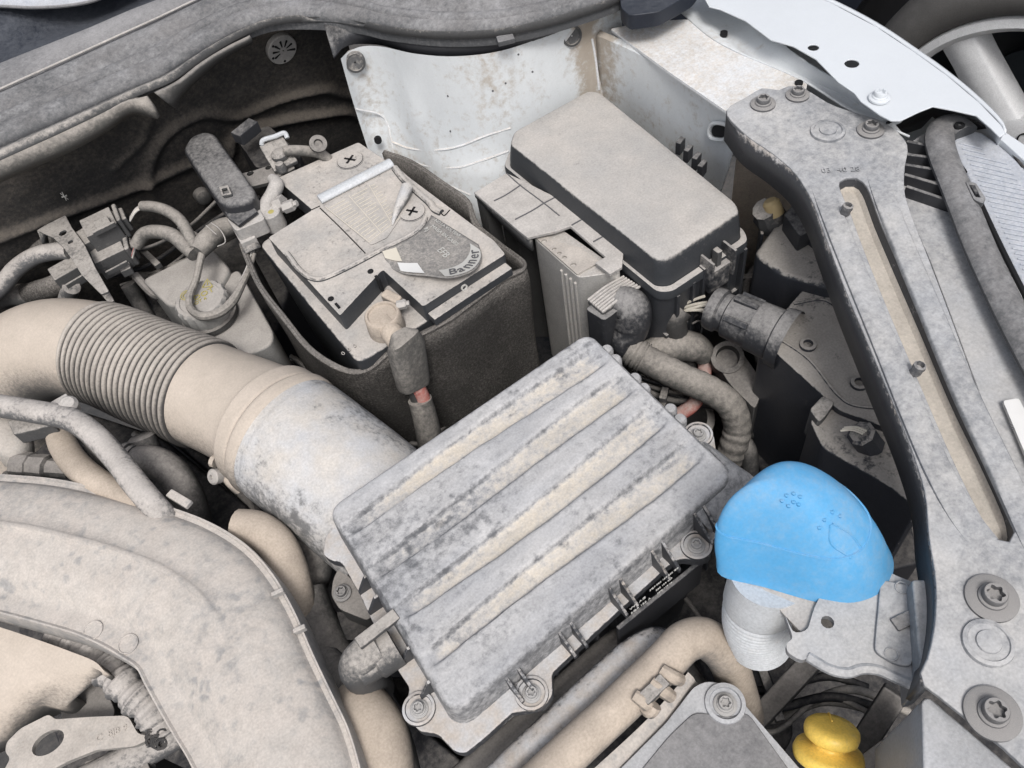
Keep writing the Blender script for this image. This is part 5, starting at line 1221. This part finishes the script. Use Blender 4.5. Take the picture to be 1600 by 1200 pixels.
# ================================================================= DIPSTICK
ds = thing('dipstick_handle', 'bright yellow oil dipstick handle rising from the dark lower corner', 'dipstick', W(1270, 1190, .6))
dp = W(1300, 1142, .745); dax = V(.50, .42, .62).normalized()
r1, r2 = 42*S(dp), 54*S(dp)
part('grip', G().lathe(dp, dax, [(.0001, .0052), (r1*.55, .005), (r1*.86, .0042), (r1*.97, .002), (r1, -.001), (r1*.97, -.0045), (r1*.86, -.0065), (r1*.60, -.0075), (r1*.56, -.010), (r1*.62, -.0125), (r2*.84, -.014), (r2*.96, -.0155), (r2, -.019), (r2*.97, -.0225), (r2*.84, -.0248), (r2*.45, -.026), (.0125, -.031), (.0105, -.06), (.010, -.12)], 44), 'yellow', ds, smooth=60)
part('mould_seam', G().tube([dp+dax*h_+dax.orthogonal().normalized()*r_ for r_, h_ in ((r1*.2, .0054), (r1*.86, .0046), (r1*1.01, -.001), (r1*.86, -.0068))], .0006, 6, 24), 'yellow', ds)

# ================================================================= LOWER MIDDLE: hoses, strip, cover plate
th = hose('vacuum_hose', 'smooth sandy hose arching past the filter box into the dark', 'hose', [(800, 1262, .762), (875, 1190, .764), (912, 1155, .765), (950, 1120, .766), (1005, 1067, .768), (1045, 1028, .769), (1070, 1003, .768), (1095, 996, .763), (1120, 1010, .745), (1138, 1035, .72), (1152, 1075, .685), (1165, 1120, .64)], [.0150, .0150, .0150, .0148, .015, .0150, .0155, .0155, .0155, .0155, .0155, .0155], 'tan_hose', n=26, seg=140)
cl = part('clip', G().tube(WL([(1003, 1098, .772), (1016, 1112, .776), (1024, 1102, .780)]), .005, 10, 16), 'tan_hose', th)
for a, b in (((1000, 1092), (1018, 1106)), ((1026, 1072), (1048, 1088)), ((1042, 1052), (1062, 1062))): part('clip_hook', G().tube(WL([(a[0]-8, a[1]-6, .784), (a[0]+6, a[1]+4, .783), (b[0], b[1], .772)]), [.0045, .0055, .005], 10, 14), 'tan_hose', th)
part('clip_bar', G().box(W(1022, 1078, .785), (W(1040, 1060, .78)-W(1000, 1098, .78)).normalized(), UP.cross((W(1040, 1060, .78)-W(1000, 1098, .78)).normalized()), UP, .022, .010, .006), 'clip_grey', th, bevel=.001)
rsp = thing('rubber_strip', 'speckled grey rubber sealing strip beside the sandy hose', 'rubber strip', W(900, 1110, .6))
part('strip', G().tube(WL([(740, 1260, .745), (820, 1180, .745), (900, 1105, .745), (970, 1042, .745), (1020, 1002, .742), (1040, 1000, .735)]), [.0130, .0130, .0130, .0138, .0145, .010], 16, 70, flat=.7, upv=UP), 'airbox_side', rsp, dust=lambda v: .04)
part('lower_lip', G().tube(WL([(700, 1240, .70), (790, 1160, .70), (880, 1080, .70), (960, 1010, .70), (975, 1000, .695)]), .013, 12, 50, flat=.6, upv=UP), 'dark_hose', rsp)
part('edge', G().tube(WL([(720, 1250, .735), (810, 1168, .735), (895, 1090, .735), (965, 1025, .735)]), .002, 8, 40), 'hole', rsp)
cpx = thing('gearbox_cover', 'flat grey cover plate with one bolt at the lower middle edge', 'cover plate', W(1100, 1180, .5))
po = fillet(WL([(960, 1210), (1040, 1130), (1085, 1072), (1105, 1064), (1130, 1068), (1150, 1085), (1262, 1215), (1280, 1300), (880, 1300)], .735), .004, 3)
pt_ = part('plate', G().prism(po, .70), 'brace_smooth', cpx, bevel=.003, bseg=3)
part('raised_field', G().prism(fillet(WL([(1045, 1150), (1085, 1112), (1140, 1120), (1168, 1112), (1240, 1212), (1250, 1290), (930, 1290)], .7365), .006, 3), .734), 'panel_grey', cpx, bevel=.001)
part('bolt_boss', G().lathe(W(1133, 1100, .735), UP, [(.0155, -.001), (.0150, .003), (.012, .0035), (.0115, .001), (.0001, .001)], 30), 'brace_smooth', cpx)
bolt(cpx, W(1133, 1101, .7365), .0052, mat='grey_bolt', washer=1.7)
gb = thing('gearbox_casing', 'pale grey sloping casing under the sandy hose', 'casing', W(960, 1180, .5))
A = WL([(860, 1260), (940, 1190), (1010, 1125), (1060, 1070), (1075, 1050)], .735); B = WL([(960, 1270), (1010, 1190), (1060, 1125), (1080, 1090), (1090, 1070)], .722)
part('slope', G().grid([[p+V(0, 0, -.06) for p in cr(A, 20)], cr(A, 20), [p.lerp(q, .5)+V(0, 0, .004) for p, q in zip(cr(A, 20), cr(B, 20))], cr(B, 20), [p+V(0, 0, -.06) for p in cr(B, 20)]]), 'engine', gb, smooth=50)

# ================================================================= DEEP PARTS SEEN IN THE GAPS
dk = thing('radiator_duct', 'black ribbed air duct deep between filter box and headlight', 'air duct', (.38, .18, .45))
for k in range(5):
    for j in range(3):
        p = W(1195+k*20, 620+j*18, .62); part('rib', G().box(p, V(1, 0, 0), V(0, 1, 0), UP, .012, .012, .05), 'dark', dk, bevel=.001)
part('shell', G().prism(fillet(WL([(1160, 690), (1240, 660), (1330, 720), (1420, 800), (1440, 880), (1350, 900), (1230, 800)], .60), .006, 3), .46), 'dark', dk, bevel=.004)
part('tube', G().tube(WL([(1160, 660, .62), (1200, 670, .62), (1245, 690, .615), (1265, 730, .60), (1270, 790, .56)]), .016, 14, 40), 'dark_hose', dk)
part('tube', G().tube(WL([(1150, 680, .64), (1168, 700, .64), (1172, 740, .61), (1165, 790, .55)]), .009, 12, 30), 'dark_hose', dk)
rg = thing('hose_neck', 'dark round neck with grey rim and red hose behind the taped cable', 'neck', W(1070, 640, .5))
part('rim', G().lathe(W(1070, 650, .64), V(.1, -.2, 1), [(.030, -.06), (.033, .0), (.032, .003), (.024, .003), (.023, -.004), (.022, -.05)], 36), 'dark_hose', rg)
part('red_hose', G().tube(WL([(1102, 560, .68), (1098, 600, .67), (1085, 630, .665), (1065, 645, .66), (1040, 655, .65)]), .0075, 12, 30), 'cable_red', rg)
gh = thing('taped_branch', 'short grey taped branch tucked behind the taped cable', 'harness branch', W(1060, 545, .65))
part('branch', G().tube(WL([(1005, 552, .705), (1035, 545, .708), (1070, 540, .708), (1095, 548, .70), (1100, 560, .69)]), [.012, .0155, .017, .016, .010], 14, 40), 'cloth_tape', gh)
ho = thing('headlight_adjuster', 'grey round screw socket under the lamp connector', 'adjuster', W(1140, 570, .6))
part('socket', G().lathe(W(1137, 558, .70), V(-.3, -.3, .9), [(.017, -.03), (.017, 0), (.012, .002), (.011, -.012), (.0001, -.012)], 24), 'dark_hose', ho)
part('arm', G().prism(fillet(WL([(1115, 560), (1160, 550), (1195, 600), (1180, 640), (1140, 600)], .69), .006, 3), .62), 'dark_hose', ho, bevel=.004)
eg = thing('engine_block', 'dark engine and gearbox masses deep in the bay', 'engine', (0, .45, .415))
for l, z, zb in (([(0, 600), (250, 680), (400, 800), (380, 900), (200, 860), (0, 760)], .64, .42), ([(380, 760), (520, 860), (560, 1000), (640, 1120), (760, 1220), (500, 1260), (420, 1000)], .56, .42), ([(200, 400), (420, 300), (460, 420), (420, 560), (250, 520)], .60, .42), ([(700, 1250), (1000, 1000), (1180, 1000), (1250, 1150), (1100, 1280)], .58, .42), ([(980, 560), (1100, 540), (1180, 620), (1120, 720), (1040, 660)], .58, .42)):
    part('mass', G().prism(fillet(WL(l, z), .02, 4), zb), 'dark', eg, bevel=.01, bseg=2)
rd = thing('radiator_support', 'dark slanted frame bars below the filler bracket', 'frame', (.22, .05, .42))
for a, b, w_ in (((1160, 1150), (1290, 1010), .018), ((1330, 1190), (1400, 1080), .02), ((1120, 1010), (1190, 900), .012)):
    p, q = W(*a, .62), W(*b, .66); d = (q-p).normalized(); s_ = UP.cross(d).normalized()
    part('bar', G().box((p+q)/2, d, s_, d.cross(s_), (q-p).length, w_, .02), 'dark_hose', rd, bevel=.002)
part('cowling', G().prism(fillet(WL([(1330, 1190), (1385, 1150), (1430, 1180), (1440, 1300), (1300, 1300)], .72), .006, 3), .50), 'dark_hose', rd, bevel=.004)
part('post', G().prism(fillet(WL([(1395, 1160), (1430, 1110), (1450, 1120), (1440, 1170)], .71), .003, 2), .50), 'dark_hose', rd, bevel=.002)
for k in range(7): part('slat', G().box(W(1150+k*6, 905+k*14, .60), V(.5, .86, 0).normalized(), V(-.86, .5, 0).normalized(), UP, .04, .004, .1), 'dark', rd)
# looms of thin dusty cables and clips filling the gaps
rnd = random.Random(11)
def loom(name, label, pts, n_, spread, rr_, mats, z0, clips=2):
    t = thing(name, label, 'wiring', W(*pts[len(pts)//2], z0-.03), 'wiring looms deep in the bay')
    base = WL(pts, z0)
    for k in range(n_):
        o_ = V(rnd.uniform(-spread, spread), rnd.uniform(-spread, spread), rnd.uniform(-.02, .015))
        P_ = [p+o_*rnd.uniform(.6, 1.3)+V(rnd.uniform(-1, 1), rnd.uniform(-1, 1), rnd.uniform(-1, 1))*spread*.3 for p in base]
        part('cable', G().tube(P_, rnd.uniform(*rr_), 10, 40), rnd.choice(mats), t, smooth=60)
    for k in range(clips):
        p = base[1+k % (len(base)-2)]; d = (base[2+k % (len(base)-2)]-p).normalized()
        part('cable_clip', G().box(p+V(0, 0, .006), d, UP.cross(d).normalized(), UP, .008, spread*2+.012, .008), 'clip_grey', t, bevel=.001)
    return t
DM = ['dark_hose', 'dark', 'cloth_tape', 'dark_hose']
loom('wiring_loom', 'thin cables bunched between the filter box and the taped cable', [(940, 560), (985, 590), (1040, 610), (1100, 620), (1150, 610)], 5, .012, (.002, .005), DM, .66)
loom('wiring_loom', 'cables dropping below the lamp connector towards the duct', [(1050, 470), (1075, 520), (1110, 560), (1160, 600), (1230, 640), (1290, 700)], 5, .014, (.002, .006), DM, .63)
loom('wiring_loom', 'tangle of cables under the intake duct beside the engine cover', [(250, 700), (320, 760), (380, 800), (440, 880), (500, 960), (540, 1040)], 6, .02, (.003, .007), DM, .62)
loom('wiring_loom', 'cables lying in the dark below the blue-capped filler', [(1060, 980), (1120, 1050), (1200, 1080), (1290, 1060), (1380, 1080)], 6, .022, (.002, .006), DM, .62)
loom('wiring_loom', 'thin cables crossing behind the brake reservoir', [(180, 420), (240, 410), (300, 370), (360, 320), (420, 300)], 5, .014, (.002, .005), DM, .72)
loom('wiring_loom', 'cables between the headlamp housing and the brace', [(1180, 300), (1200, 380), (1170, 440), (1190, 560), (1260, 680)], 4, .014, (.003, .006), DM, .66)
loom('wiring_loom', 'cables low beside the battery jacket and filter neck', [(450, 560), (520, 620), (590, 680), (650, 700), (720, 640)], 4, .012, (.003, .006), DM, .62)
loom('wiring_loom', 'cables beneath the lifting bracket at the engine edge', [(60, 1060), (130, 1090), (190, 1140), (240, 1190)], 4, .014, (.002, .006), DM, .66)
# details on the headlamp housing sides
for k, (a_, b_) in enumerate((((1215, 560), (1222, 600)), ((1245, 575), (1252, 625)), ((1290, 600), (1297, 650)))):
    p = W(*a_, .75); part('housing_rib', G().box(p+V(-.006, -.004, -.03), V(.7, -.7, 0), V(.7, .7, 0), UP, .003, .012, .07), 'light_body', hl, bevel=.0008)
for o in bpy.data.objects:
    if '_o' in o: del o['_o']
